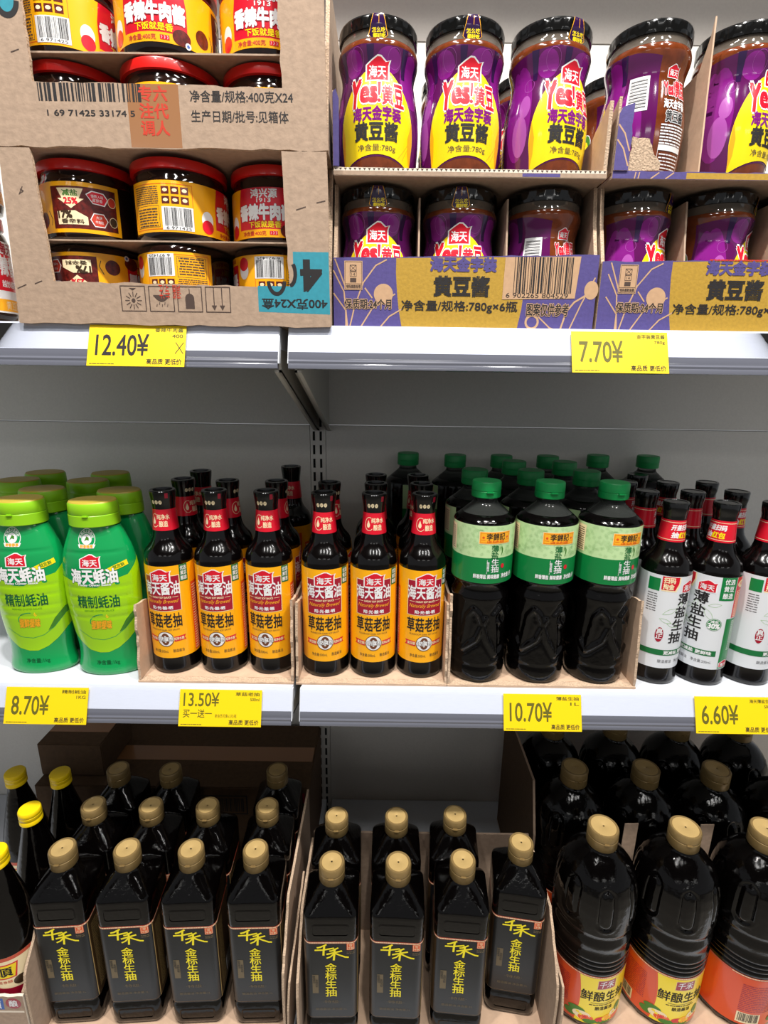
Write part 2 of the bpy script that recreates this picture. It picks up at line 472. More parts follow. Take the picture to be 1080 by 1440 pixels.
def shelf(name, x0, x1, z, front, label, bottom=False, rail=True, bleft=False, bright=False):
    t = thing(name, label, 'shelf', (x0, 0, z), group='shelves of the two bays')
    W = x1-x0
    bm = bmesh.new()
    add_box(bm, 0, W, front, BACK-0.002, -0.024, 0.0)
    bmesh.ops.bevel(bm, geom=[e for e in bm.edges if abs(e.verts[0].co.y-front) < 1e-6 and abs(e.verts[1].co.y-front) < 1e-6], offset=0.003, segments=2, affect='EDGES')
    obj('deck', bm, 'shelf_white', t)
    if bottom:
        bm = bmesh.new(); add_box(bm, 0, W, front+0.012, front+0.03, -z+0.001, -0.024); obj('kick_plate', bm, 'shelf_white', t, smooth=False)
    if rail:
        # sloping price channel, its lower lip ribbed, a clear strip clipped over it
        def ext(pts, x0_, x1_, m, nm):
            bm = bmesh.new(); add_prism(bm, pts, 'x', x0_, x1_); obj(nm, bm, m, t, smooth=True, angle=30)
        f = front
        ext([(f+0.001, 0.002), (f-0.0025, 0.0025), (f-0.004, -0.001), (f-0.0148, -0.0272), (f-0.011, -0.0295), (f+0.001, -0.004)], 0, W, 'rail_white', 'price_rail')
        ext([(f-0.0110, -0.0275), (f-0.0154, -0.0275), (f-0.0172, -0.0325), (f-0.0176, -0.0355), (f-0.0192, -0.0375), (f-0.0190, -0.040), (f-0.0204, -0.0425), (f-0.0204, -0.0455), (f-0.016, -0.0465), (f-0.013, -0.045)], 0, W, 'rail_lower', 'rail_lip')
        bm = bmesh.new()
        v = [bm.verts.new(p) for p in ((0.001, f-0.0062, 0.0005), (W-0.001, f-0.0062, 0.0005), (W-0.001, f-0.0167, -0.0268), (0.001, f-0.0167, -0.0268))]
        bm.faces.new(v); obj('clear_strip', bm, 'clear_strip', t, smooth=False)
        for nm, xs in (('rail_end', (0.0, W)),):
            for xx in xs:
                bm = bmesh.new(); add_prism(bm, [(f+0.002, 0.0), (f-0.003, 0.0), (f-0.0185, -0.040), (f-0.0100, -0.040), (f+0.002, -0.012)], 'x', xx-0.0008 if xx else -0.0012, xx+0.0012 if xx else 0.0008)
                obj(nm, bm, 'shelf_white', t, smooth=False)
    for on, bx in ((bleft, 0.002), (bright, W-0.005)):
        if on:
            bm = bmesh.new()
            add_prism(bm, [(front+0.012, -0.0245), (BACK-0.001, -0.0245), (BACK-0.001, -0.155), (BACK-0.03, -0.150), (front+0.012, -0.05)], 'x', bx, bx+0.003)
            add_prism(bm, [(BACK-0.001, -0.155), (BACK-0.03, -0.150), (front+0.012, -0.05), (front+0.012, -0.047), (BACK-0.03, -0.1465), (BACK-0.001, -0.152)], 'x', bx-0.005 if bx > 0.1 else bx, bx+0.003 if bx > 0.1 else bx+0.008)
            obj('bracket', bm, 'bracket_grey', t, smooth=False)
    return t
XL, XR = -0.1228, -0.1108      # facing ends of the left and right bays
shelf('wall_shelf', -1.13, XL, ZT, 0.0, 'white upper shelf of the left bay under the brown cartons', bright=True)
shelf('wall_shelf', XR, 0.89, ZT, 0.0, 'white upper shelf of the right bay under the purple cartons', bleft=True)
shelf('wall_shelf', -1.13, XL, ZM, 0.0, 'white middle shelf of the left bay under the green squeeze bottles', bright=True)
shelf('wall_shelf', XR, 0.89, ZM, 0.0, 'white middle shelf of the right bay under the green capped bottles', bleft=True)
shelf('base_shelf', -1.13, XL, ZB, -0.155, 'white bottom shelf of the left bay under the gold capped bottles', bottom=True, rail=False)
shelf('base_shelf', XR, 0.89, ZB, -0.155, 'white bottom shelf of the right bay under the big round bottles', bottom=True, rail=False)
for x0, x1, lb in ((-1.13, XL, 'white unseen shelf added above the left bay to shade its top panel'), (XR, 0.89, 'white unseen shelf added above the right bay to shade its top panel')):
    shelf('shade_shelf', x0, x1, Z(1.03), -0.005, lb, rail=False)  # out of view, added to cast shade on the topmost back panels

# ------------------------------------------------------------------ price tags
def price_tag(x, ztop, wd, price, small, note, label, promo=None, mark=None):
    t = thing('price_tag', label, 'price tag', (x, -0.0065, ztop-0.0005), group='yellow price tags on the shelf rails')
    t.rotation_euler = (math.radians(-21.5), 0, 0)
    h = 48.5
    bm = bmesh.new(); add_box(bm, 0, wd*.001, -0.0006, 0.0, -h*.001, 0.0)
    obj('card', bm, 'tag_yellow', t, smooth=False)
    a = Art()
    nw = len(price)*wd*0.090
    if promo:
        a.text(price, wd*.05, -22, wd*.05+nw*.80, -4, 'tag_ink', 1, bold=0.010)
        a.text(promo, wd*.05, -37, wd*.40, -26, 'tag_ink', 1, bold=0.008)
        a.text('新会员可享6.5元/瓶', wd*.44, -37, wd*.70, -32, 'tag_ink', 1)
    else:
        a.text(price, wd*.08, -36, wd*.08+nw, -11, 'tag_ink' if mark is None else 'ink', 1, bold=0.012)
    a.text(small, wd*.68, -8, wd*.97, -3, 'tag_ink', 1, bold=0.015)
    a.text(note, wd*.86, -14.5, wd*.97, -10.5, 'tag_ink', 1, bold=0.015)
    if mark: a.line([(wd*.90, -20), (wd*.98, -33)], .8, 'ink', 1); a.line([(wd*.98, -20), (wd*.90, -33)], .8, 'ink', 1)
    a.text('高品质 更低价', wd*.61, -46, wd*.97, -39.5, 'ink', 1, bold=0.015)
    a.lines(3, -46.5, wd*.28, -44.5, 1, 'tag_ink', 1, seed=int(wd*7))
    a.build('print', flat(-0.0006, 0, 0, 0.05), t, stepx=None)
price_tag(-0.337, ZT, 110, '12.40¥', '香辣牛肉酱', '400', 'yellow price tag reading 12.40 under the brown cartons', mark=True)
price_tag(0.2095, ZT, 109, '7.70¥', '金字装黄豆酱', '780g', 'yellow price tag reading 7.70 under the purple cartons')
price_tag(-0.512, ZM, 112, '8.70¥', '精制蚝油', '1KG', 'yellow price tag reading 8.70 under the green squeeze bottles')
price_tag(-0.275, ZM, 112, '13.50¥', '草菇老抽', '500ml', 'yellow price tag reading 13.50 with a buy one get one line', promo='买一送一')
price_tag(0.1665, ZM, 106, '10.70¥', '薄盐生抽', '1L', 'yellow price tag reading 10.70 under the green capped bottles')
price_tag(0.4275, ZM, 110, '6.60¥', '海天薄盐生抽', '500ml', 'yellow price tag reading 6.60 under the white label bottles')

# ------------------------------------------------------------------ dark soy bottle with the orange label
SOY = [(29, 0), (31.5, 1), (33, 4), (33, 7), (32.4, 9), (32.4, 24), (32.6, 60), (32.6, 150), (32.6, 163), (32.4, 168), (31.7, 173), (30.2, 177.6), (27.8, 181.8), (24.6, 185.8), (21.4, 190), (18.9, 195), (17.5, 200), (16.9, 205), (16.7, 206), (16.6, 210), (14.4, 237), (14.0, 239)]
def soy_body(t):
    obj('body', lathe(SOY, 56), 'black_glass', t)
def make_soy():
    t = thing('soy_sauce_bottle', 'x', 'bottle')
    soy_body(t)
    cap = obj('cap', lathe([(14.6, 237), (14.8, 240), (15.2, 244), (16.6, 254), (17.0, 258), (17.0, 260.5), (16.2, 261.6), (12.6, 261.6), (12.0, 258), (11.0, 257)], 40), 'black_plastic', t)
    capp = [(14.6, 237), (14.8, 240), (15.2, 244), (16.6, 254), (17, 260)]
    a = Art()
    for i in range(3):
        a.ell(-6.6+i*5.2-1, 246.6+(i == 1)*.2, 2.2, 2.9, 'cream', 2, 14); a.line([(-6.6+i*5.2-1.6, 246), (-6.6+i*5.2, 248)], .4, 'dim_gold', 3)
    a.rect(9, 252, 13, 259, 'deep_red', 1)
    a.build('bean_print', wrap(capp, None, 16), cap, 2.0)
    neck = [(16.95, 207), (14.6, 237)]
    a = Art()
    a.rect(-50, 207.5, 50, 236.5, 'red', 1)
    for ox in (0, 50, -50):
        a.text('纯净水', ox-4, 223, ox+13, 230, 'cream', 2, bold=0.02); a.text('酿造', ox-1, 213, ox+10, 221, 'cream', 2, bold=0.02)
        a.ring(ox-7, 221.5, 6, 9, .7, 'cream', 2, a0=PI*.35, a1=PI*1.75); a.ell(ox-8, 220, 2.2, 3.6, 'cream', 2, 12); a.poly([(ox-10, 221), (ox-6, 221), (ox-8, 227)], 'cream', 2)
    a.build('neck_band', wrap(neck, None, 15.9), t, 2.0)
    a = Art()
    a.rect(-101, 25, 101, 162, 'amber', 0)
    a.rect(-25.5, 96.5, 25.5, 148.5, 'cream', 1); a.rect(-24.6, 97.4, 24.6, 147.6, 'deep_red', 2)
    a.logo(0, 148, 25, 18, 3)
    a.text('海天酱油', -25, 121, 24.5, 140, 'white', 3, bold=0.022)
    a.text('HADAY SOY SAUCE', -13, 116, 13, 118.6, 'cream', 3, bold=0.03); a.rect(-22, 117, -14.5, 117.6, 'cream', 3); a.rect(14.5, 117, 22, 117.6, 'cream', 3)
    a.text('Naturally Brewed', -22, 107, 21, 114, 'plate_orange', 3, shear=0.35)
    a.text('阳·光·酿·晒', -14, 99.4, 14, 104.4, 'white', 3, bold=0.03)
    a.text('草菇老抽', -25, 72.5, 24, 93, 'ink', 3, bold=0.018)
    a.text('MUSHROOM DARK SOY SAUCE', -21, 67.4, 20, 69.8, 'ink_soft', 3)
    a.poly([(-28, 51), (-12, 50), (-12, 57.5), (-28, 58.5), (-25.5, 55)], 'red', 2); a.poly([(28, 51), (12, 50), (12, 57.5), (28, 58.5), (25.5, 55)], 'red', 2)
    a.text('黄豆酿', -24, 52, -12.5, 56.5, 'cream', 3, bold=0.02); a.text('纯净水酿', 11.5, 52, 25, 56.5, 'cream', 3, bold=0.02)
    a.ell(0, 54.5, 11.6, 11.6, 'ring_brown', 3); a.ell(0, 54.5, 10.6, 10.6, 'white', 4); a.ring(0, 54.5, 4.0, 7.2, 3.4, 'ring_brown', 5); 
    a.text('0防腐剂', -10.5, 51.5, 10.5, 58, 'white', 6, bold=0.03, out='ink_soft', ow=0.05)
    a.text('净含量:500mL', -20, 33, 3, 38, 'ink_soft', 2); a.text('酿造酱油', 9, 33.5, 24, 38.5, 'ink_soft', 2)
    a.poly([(26, 138), (38, 137), (38, 162), (26, 162)], 'green_dark', 2)
    for i, s_ in enumerate(('优选', '黄豆', '酿造')): a.text(s_, 27.5, 154-i*7.2, 36.5, 160-i*7.2, 'white', 3, bold=0.02)
    for sx in (1, -1):
        x0, x1 = sorted((sx*42, sx*64)); a.rect(x0, 28, x1, 132, 'orange', 1); a.lines(x0+1.5, 30, x1-1.5, 130, 26, 'cream', 2, seed=sx+5, fill=.42)
    a.rect(-99, 40, -70, 150, 'orange', 1); a.rect(70, 32, 96, 60, 'white', 1); a.barcode(72, 36, 94, 58, 'ink', 2)
    a.lines(70, 66, 97, 150, 20, 'ink_soft', 2, seed=9, fill=.4)
    a.build('label', wrap(SOY, None, 32.6), t, 2.4)
    return Kind(t)

# ------------------------------------------------------------------ light soy bottle with the white label
def make_white():
    t = thing('soy_sauce_bottle', 'x', 'bottle')
    soy_body(t)
    obj('cap', lathe([(14.6, 237), (14.8, 240), (15.0, 243), (15.6, 245), (16.2, 251), (16.4, 258), (15.6, 259.4), (13.0, 259.4), (12.6, 258.8)], 40), 'black_plastic', t)
    neck = [(16.95, 206), (14.6, 237)]
    a = Art(); a.rect(-50, 206.5, 50, 236, 'red', 1)
    a.rect(-50, 209, 50, 209.7, 'cream', 2); a.rect(-50, 232.6, 50, 233.3, 'cream', 2)
    for ox in (-3, 47):
        a.text('开盖扫码', ox-13, 222.5, ox+13, 230, 'white', 2, bold=0.045, shear=.15); a.text('抽', ox-12, 212, ox-4, 220, 'white', 2, bold=0.045, shear=.15); a.text('红包', ox-3, 212, ox+12, 220, 'sun_yellow', 2, bold=0.045, shear=.15)
    a.build('neck_band', wrap(neck, None, 15.9), t, 2.0)
    a = Art()
    a.rect(-101, 26, 101, 163, 'white_label', 0)
    a.logo(5, 148, 21, 15, 2)
    a.vtext('薄盐生抽', 0, 138, 16, 'ink', 2, bold=0.02, pitch=1.18, wid=1.05, skew=-1.6)
    for (x, z, r, f) in ((-18, 112, 10, .5), (-6, 118, 9, 1.2), (12, 108, 11, 2.2), (-22, 98, 8, 2.8), (18, 122, 8, .2), (-12, 92, 8, -.3)):
        pts = [(x+r*math.cos(f)*u-r*.32*math.sin(f)*math.sin(PI*(u+1)/2), z+r*math.sin(f)*u+r*.32*math.cos(f)*math.sin(PI*(u+1)/2)) for u in [k/5-1 for k in range(11)]]
        pt2 = [(x+r*math.cos(f)*u+r*.32*math.sin(f)*math.sin(PI*(u+1)/2), z+r*math.sin(f)*u-r*.32*math.cos(f)*math.sin(PI*(u+1)/2)) for u in [k/5-1 for k in range(11)]]
        a.line(pts, .4, 'pale_line', 1); a.line(pt2, .4, 'pale_line', 1)
    a.poly([(-33, 141), (-14, 141), (-10, 152), (-10, 162), (-33, 162)], 'cream', 1); a.poly([(-33, 143), (-16, 143), (-12, 153), (-12, 162), (-33, 162)], 'red', 2)
    a.text('扫码', -31, 153, -17, 161, 'cream', 3, bold=0.04); a.text('掏金', -31, 144, -18, 152, 'cream', 3, bold=0.04)
    a.rect(-50, 140, -35, 158, 'green_mid', 1); a.lines(-49, 110, -36, 138, 8, 'mid_grey', 1, seed=4, fill=.4)
    a.ell(-27, 77, 5.2, 11, 'deep_red', 2); a.vtext('真正', -27, 86, 7.4, 'white', 3, bold=0.02)
    a.ell(21, 94, 9.5, 9, 'green_mid', 2); a.ring(21, 94, 8.6, 8.1, .5, 'white', 3); a.text('减盐', 16, 96.5, 26, 100.5, 'white', 3, bold=0.02); a.text('30%', 14, 88.5, 28, 95.5, 'white', 3, bold=0.05)
    a.rect(-60, 46, 30, 54.5, 'green_dark', 2); a.text('更减盐 更鲜味', -18, 47.6, 24, 53, 'white', 3, bold=0.03)
    a.text('酿造酱油', -24, 34.5, -5, 39.5, 'mid_grey', 2); a.text('净含量:500mL', 0, 34.5, 26, 39.5, 'mid_grey', 2)
    a.rect(21, 130, 42, 163, 'green_mid', 2)
    for i, s_ in enumerate(('优选', '黄豆', '酿造')): a.text(s_, 25, 153-i*10, 38.5, 161-i*10, 'white', 3, bold=0.02)
    a.rect(43, 104, 74, 163, 'red', 1); a.ell(58, 153, 13, 6, 'cream', 2); a.text('开盖扫码', 48, 150, 68, 156, 'red', 3); a.lines(45, 106, 72, 145, 14, 'cream', 2, seed=2, fill=.4)
    a.rect(36, 27, 74, 103, 'green_mid', 1); a.lines(46, 55, 72, 101, 16, 'white', 2, seed=3, fill=.35); a.logo(46, 34, 16, 9, 2); a.lines(58, 30, 72, 44, 5, 'white', 2, seed=6, fill=.4)
    a.rect(76, 30, 100, 60, 'white', 1); a.barcode(78, 33, 98, 58, 'ink', 2)
    a.build('label', wrap(SOY, None, 32.6), t, 2.4)
    return Kind(t)

# ------------------------------------------------------------------ one-litre bottle with the green flip cap
GRN = [(35, 0), (37.5, 1.5), (39.6, 6), (39.8, 20), (38.6, 24), (38.6, 27), (39.6, 30), (38.8, 45), (38, 70), (38, 95), (38.6, 118), (39.6, 124), (39.6, 128), (36.6, 133), (36.0, 138), (36.6, 143), (39.6, 147), (41.0, 150), (41.0, 230), (39.8, 232.6), (36, 236.2), (31, 240.2)]
def make_green():
    t = thing('soy_sauce_bottle', 'x', 'bottle')
    LN = [[(-42, 62), (-32, 48), (-25, 100), (-17, 112), (-9, 104), (4, 66), (18, 42)], [(-32, 48), (-12, 66), (0, 98)], [(18, 42), (16, 78), (12, 102), (22, 113), (32, 100), (30, 84), (20, 92)], [(18, 42), (36, 52)]]
    def dist(x, z):
        d = 99
        for pl in LN:
            for (ax, az), (bx, bz) in zip(pl, pl[1:]):
                vx, vz = bx-ax, bz-az; u = max(0, min(1, ((x-ax)*vx+(z-az)*vz)/(vx*vx+vz*vz)))
                d = min(d, math.hypot(x-ax-u*vx, z-az-u*vz))
        return d
    per = 2*PI*38.5/2.6
    def bump(a, z, r):
        if not 32 < z < 122: return 0
        x = a*38.5; x = (x+per/2) % per-per/2
        d = dist(x*84/per if per < 84 else x, z)
        e = min(1, (z-32)/6, (122-z)/6)
        return (2.6*math.exp(-(d/2.6)**2)-1.2*math.exp(-((d-5.6)/2.6)**2))*e
    lower = [(r, z) for r, z in GRN if z <= 30]
    fine = [(prof_at(GRN, z)[0], z) for z in [31+2.0*i for i in range(46)]]
    up = [(r, z) for r, z in GRN if z > 122]
    obj('body', lathe(lower+fine+up, 128, bump=bump), 'black_pet', t, angle=60)
    obj('neck', lathe([(31, 240.4), (26, 244.8), (20.4, 249.8), (16.8, 253.2), (15.6, 256), (15.5, 261)], 48, cap0=False, cap1=False), 'clear_plastic', t)
    cap = obj('cap', lathe([(18.6, 260.2), (19.4, 261), (19.4, 268.6), (19.0, 269), (19.0, 269.6), (19.5, 270), (19.3, 280), (18.2, 281.6), (12, 281.9)], 48), 'green_cap', t)
    bm = bmesh.new(); add_box(bm, -0.005, 0.005, -0.0215, -0.018, 0.2672, 0.2697); bmesh.ops.bevel(bm, geom=bm.edges[:], offset=0.0009, segments=2, affect='EDGES')
    obj('flip_tab', bm, 'green_cap', cap)
    a = Art()
    a.rect(-96, 150.5, 96, 186, 'green_mid', 0); a.rect(-96, 186, 96, 229.5, 'pale_green', 0)
    rnd = random.Random(5)
    for i in range(170):
        x, z = rnd.uniform(-58, 58), rnd.uniform(188, 227); an = rnd.choice((.6, 2.3, 1.2, 2.8)); 
        for k in range(3):
            ox = k*1.3; L = 2.2
            p0 = (x+ox*math.sin(an)-L*math.cos(an), z-ox*math.cos(an)-L*math.sin(an)); p1 = (x+ox*math.sin(an)+L*math.cos(an), z-ox*math.cos(an)+L*math.sin(an))
            if min(p0[1], p1[1]) > 187 and max(p0[1], p1[1]) < 229: a.line([p0, p1], .22, 'pale_line', 1)
    cx = 6
    a.rect(cx-22, 205, cx+22, 222, 'cream', 2); a.rect(cx-21.3, 205.7, cx+21.3, 221.3, 'plate_orange', 3)
    a.frame(cx-20, 207, cx+20, 220, .35, 'orange', 4)
    a.text('李錦記', cx-12.5, 210.8, cx+12.5, 219.8, 'ink', 5, bold=0.012); a.text('LEE KUM KEE', cx-11.5, 207.4, cx+11.5, 210, 'orange', 5, bold=0.02)
    for sx in (-16.5, 16.5): a.ell(cx+sx, 214, 1.6, 1.6, 'orange', 4, 10); a.line([(cx+sx-2.5, 210.5), (cx+sx+2.5, 210.5)], .5, 'orange', 4)
    a.vtext('薄盐', cx, 203, 8.6, 'green_dark', 3, bold=0.01, wid=1.05, pitch=1.04); a.vtext('生抽', cx+1, 184.6, 9, 'white', 3, bold=0.01, wid=1.05, pitch=1.06)
    a.vtext('(酿造酱油)', cx-8.5, 184, 3.1, 'white', 3, bold=0.01, pitch=1.05)
    a.poly([(cx+9, 203), (cx+11.4, 198), (cx+11, 193), (cx+8.4, 188), (cx+9.6, 194)], 'leaf', 3); a.poly([(cx+7, 203), (cx+8.6, 200), (cx+8, 196)], 'leaf', 3)
    a.ell(cx+12, 174.5, 2.6, 3.2, 'red', 3, 14)
    a.text('鲜香薄盐 美味健康', cx-27, 157.4, cx+8, 163.4, 'white', 3, bold=0.03); a.text('净含量:1升', cx+11, 157.4, cx+31, 164, 'white', 3, bold=0.03)
    a.rect(46, 190, 84, 226, 'cream', 2); a.lines(48, 192, 82, 224, 11, 'ink_soft', 3, seed=8, fill=.4); a.rect(-84, 190, -52, 226, 'cream', 2); a.lines(-82, 192, -54, 224, 11, 'ink_soft', 3, seed=11, fill=.4)
    a.build('label', wrap(GRN, None, 41.0), t, 2.6)
    return Kind(t)

# ------------------------------------------------------------------ oyster sauce squeeze bottle (oval)
OY = smooth_prof([(r_*.93 if z_ < 200 else r_*.97, z_) for r_, z_ in [(46, 0), (49.5, 4), (49.5, 10), (47.2, 20), (46.2, 32), (46.6, 44), (48.6, 60), (51, 80), (53.4, 105), (54, 130), (53.8, 150), (52, 168), (48, 185), (43, 198), (36.5, 210), (33.2, 216), (32.6, 219)]], 3)
def make_oyster():
    sec = Sec(depth=0.56)
    t = thing('oyster_sauce_bottle', 'x', 'squeeze bottle')
    def bump(a, z, r):      # grip ribs and a dished panel on the front
        if abs(a) < 1.15 and 60 < z < 186:
            e = max(0, 1-(abs(a)/1.15)**4)
            return -1.2*e*math.exp(-((z-184)/3.0)**2)-0.9*e*sum(math.exp(-((z-c)/2.0)**2) for c in (134, 120, 104, 90))
        return 0
    prof = [(prof_at(OY, z)[0], z) for z in [0, 2, 4]+[6+2.4*i for i in range(89)]]
    obj('body', lathe(prof, 72, sec, bump), 'oyster_green', t, angle=60)
    cs = Sec(depth=0.80)
    cap = obj('cap', lathe([(31.4, 218.5), (32.4, 219.5), (32.2, 233.5), (31.6, 234), (31.6, 234.8), (32.0, 235.4), (31.4, 248), (30.2, 250)], 56, cs, cap1=False), 'lime_cap', t)
    obj('cap_top', lathe([(30.2, 250), (29.2, 251.4), (20, 251.6)], 56, cs, cap0=False), 'lime_top', cap)
    bm = bmesh.new(); add_box(bm, -0.004, 0.004, -0.0275, -0.0245, 0.2325, 0.235); bmesh.ops.bevel(bm, geom=bm.edges[:], offset=0.0008, segments=2, affect='EDGES')
    obj('flip_tab', bm, 'lime_cap', cap)
    fn0 = wrap(OY, sec, 50.2)
    def fn(x, z, l):        # follow the ribbed surface
        r = prof_at(OY, z)[0]; a = sec.angle(x); r += bump(a, z, r)
        px, py = sec.point(a, r+.16+EPS*l); return (px*.001, py*.001, z*.001)
    a = Art()
    top = [(-66, 148), (-40, 147), (-20, 141), (-10, 136), (4, 135), (14, 141), (26, 146), (44, 150), (66, 172)]
    bot = [(66, 76), (52, 66), (38, 52), (24, 42), (8, 36), (-6, 36), (-22, 40), (-38, 52), (-52, 66), (-66, 74)]
    a.poly(top+bot, 'oyster_lime', 1)
    a.line([(66, 96), (50, 88), (34, 70), (20, 60), (4, 56), (-14, 58), (-34, 70)], .8, 'oyster_green', 2)
    a.poly([(66, 104), (50, 99), (36, 84), (26, 66), (34, 70), (50, 88), (66, 96)], 'leaf', 2)
    a.ell(30, 140, 3.2, 2.4, 'oyster_green', 2, 14)
    a.ell(-5, 203, 14.6, 13.4, 'white', 1); a.ell(-5, 203, 13.6, 12.4, 'oyster_green', 2); a.ring(-5, 203, 8.6, 7.8, .7, 'white', 3); a.ell(-5, 202, 7.8, 7, 'white', 3); a.poly([(-9, 199), (-5, 206), (-1, 204), (-1, 200), (-5, 201)], 'leaf', 4)
    for i in range(7):
        an = PI*(0.92-.84*i/6); a.text('鲜味多少都刚好'[i], -5+11*math.cos(an)-1.7, 203+10*math.sin(an)-1.7, -5+11*math.cos(an)+1.7, 203+10*math.sin(an)+1.7, 'white', 3, bold=.03, rot=an-PI/2)
    a.poly([(-16, 190), (6, 190), (9, 195), (-19, 195)], 'white', 4); a.text('鲜香醇厚', -15, 190.4, 5, 194.6, 'sun_orange', 5, bold=.04)
    a.logo(-2, 172, 25, 17, 2)
    a.poly([(16, 160), (30, 166), (46, 171), (47, 164), (31, 159), (20, 157)], 'sun_yellow', 2); a.text('就定鲜', 27, 161.4, 42, 166.6, 'leaf', 3, rot=.25, bold=.02)
    a.text('海天蚝油', -29, 141, 31, 161, 'white', 3, bold=0.04, out='oyster_deep', ow=0.03); a.text('Haday Oyster Sauce', -20, 136.6, 22, 140.6, 'white', 4, bold=.03)
    a.text('精制蚝油', -25, 105, 30, 123, 'oyster_deep', 3, bold=0.02); a.text('REFINED OYSTER SAUCE', -17, 99.5, 22, 102, 'leaf', 3)
    a.text('提鲜提味', -11, 73, 17, 86, 'sun_orange', 3, bold=.05, out='leaf', ow=.03, shear=.1); a.ring(4, 83, 16, 12, 1.2, 'oyster_green', 2, a0=PI*.45, a1=PI*1.05); a.poly([(10, 92), (12, 89), (15, 91), (13, 93), (12, 96)], 'sun_yellow', 3)
    a.text('净含量:1kg', -13, 16, 22, 24, 'oyster_deep', 3, bold=.01)
    a.build('label', fn, t, 2.4, 2.4)
    return Kind(t)

# ------------------------------------------------------------------ soybean paste jar with the purple sleeve
JAR = smooth_prof([(36, 0), (40.5, 1.5), (43, 6), (44.6, 14), (45.8, 30), (46.6, 48), (46.2, 62), (44.0, 78), (41.4, 91), (40.2, 100), (41.0, 108), (43.6, 117), (44.6, 123), (43.6, 128), (41, 131.5), (40.2, 134)], 3)
def make_paste():
    t = thing('bean_paste_jar', 'x', 'jar')
    obj('body', lathe(JAR, 64), 'bean_paste', t)
    obj('neck', lathe([(43.6, 128.2), (42.6, 130.6), (41.9, 134), (41.6, 141)], 64, cap0=False, cap1=False), 'jar_glass', t)
    def kn(a, z, r): return 0.3*(1 if math.sin(a*15) > 0 else -1) if 139.5 < z < 147 else 0
    lid = obj('lid', lathe([(41.8, 137.2), (43.2, 137.6), (43.4, 139.6), (43.4, 141.2), (43.4, 146.5), (43.4, 147.6), (42.6, 149.4), (40, 150), (30, 149.6)], 144, bump=kn), 'black_plastic', t, angle=25)
    lp = [(43.0, 126), (42.8, 129), (43.2, 137), (44.1, 139), (44.1, 147), (43.2, 149.4)]
    a = Art(); a.poly([(-5, 149.2), (6, 149.2), (9, 138), (11, 131), (7, 127.5), (0, 126.4), (-7, 127.5), (-10, 131), (-8, 138)], 'sun_orange', 1)
    a.poly([(-4.4, 149.2), (5.4, 149.2), (8.3, 138), (10.2, 131), (6.6, 128.2), (0, 127.2), (-6.6, 128.2), (-9.2, 131), (-7.4, 138)], 'jar_indigo', 2)
    a.text('怎么吃', -6, 132.6, 8, 137.4, 'sun_yellow', 3, bold=.02); a.text('都好吃', -5, 128.2, 8, 132, 'sun_yellow', 3, bold=.04); a.line([(1, 140), (1, 148)], .5, 'sun_orange', 3)
    a.build('seal_strip', wrap(lp, None, 43.4, .3), lid, 2.4, 2.0)
    a = Art()
    lowb = lambda x: 5+13.5*max(0, 1-(x/44)**2) if abs(x) < 44 else 5
    xs = [-82+2*i for i in range(0, 90)]
    a.poly([(x, lowb(x)) for x in xs]+[(96, 116), (70, 121), (40, 123), (8, 122), (-20, 123.5), (-50, 121), (-82, 117)], 'jar_purple', 0)
    for (x, w_, h0, h1) in ((-60, 16, 20, 112), (-30, 12, 96, 121), (14, 15, 98, 121), (44, 16, 70, 120), (68, 14, 10, 90), (-70, 9, 60, 110)):
        a.poly([(x+w_*math.cos(2*PI*i/24), (h0+h1)/2+(h1-h0)/2*math.sin(2*PI*i/24)) for i in range(24)], 'jar_violet', 1)
    for x in (-8, -44, 33, 57): a.poly([(x-4, 122), (x+4, 122), (x+2.5, 96), (x-2.5, 96)], 'jar_indigo', 2)
    a.ell(-52, 72, 6.5, 11, 'jar_pink', 2, 20); a.ell(-56, 44, 9, 20, 'jar_pink', 2, 24); a.ring(-50, 92, 6, 6, .35, 'jar_pink', 2); a.ring(-24, 112, 8, 10, .3, 'jar_pink', 2); a.ring(20, 112, 8, 9, .3, 'jar_pink', 2)
    # yellow teardrop
    half = lambda z: 44*math.sqrt(max(0, 1-((z-34)/70.0)**2))*(1 if z > 34 else 1) if z >= 34 else 44-2*(34-z)/20
    zs = [101.5-1.2*i for i in range(0, 69)]; zs = [z for z in zs if z > 21]
    L = [(-half(min(z, 103.9)), z) for z in [104]+zs]; R_ = [(half(min(z, 103.9)), z) for z in reversed([104]+zs)]
    arc = [(-42+2*i, 6.5+14*max(0, 1-((-42+2*i)/43.0)**2)) for i in range(43)]
    a.poly(L+arc+R_, 'sun_yellow', 3)
    a.poly([(42, 10), (43.5, 34), (42, 56), (36, 40), (37, 24)], 'sun_orange', 4); a.poly([(-42, 10), (-43.5, 34), (-42, 56), (-38.5, 40), (-39, 24)], 'sun_orange', 4)
    a.line([(24, 18), (34, 30), (38, 36), (37, 30), (30, 18)], .5, 'plate_orange', 5)
    a.logo(0, 101.5, 25, 20, 5)
    def blocky(t_, x0, z0, x1, z1, l):
        a.text(t_, x0, z0, x1, z1, 'red', l, bold=.045 if ord(t_[0]) < 128 else .035, out='white', ow=.055)
    blocky('Y', -31, 66, -19, 92, 5); blocky('e', -18.5, 70, -9.5, 84.5, 5); blocky('s', -8, 69.5, -.5, 84, 5); blocky('黄', 5.5, 67.5, 17.5, 86, 5); blocky('豆', 19, 66.5, 30, 88.5, 5)
    a.poly([(0, 75), (4, 75), (5.2, 90.5), (-.6, 90.5)], 'white', 5); a.ell(2, 71, 2.9, 2.9, 'white', 5, 12); a.poly([(1, 76), (3, 76), (4.2, 89.5), (.4, 89.5)], 'red', 6); a.ell(2, 71, 1.8, 1.8, 'red', 6, 12)
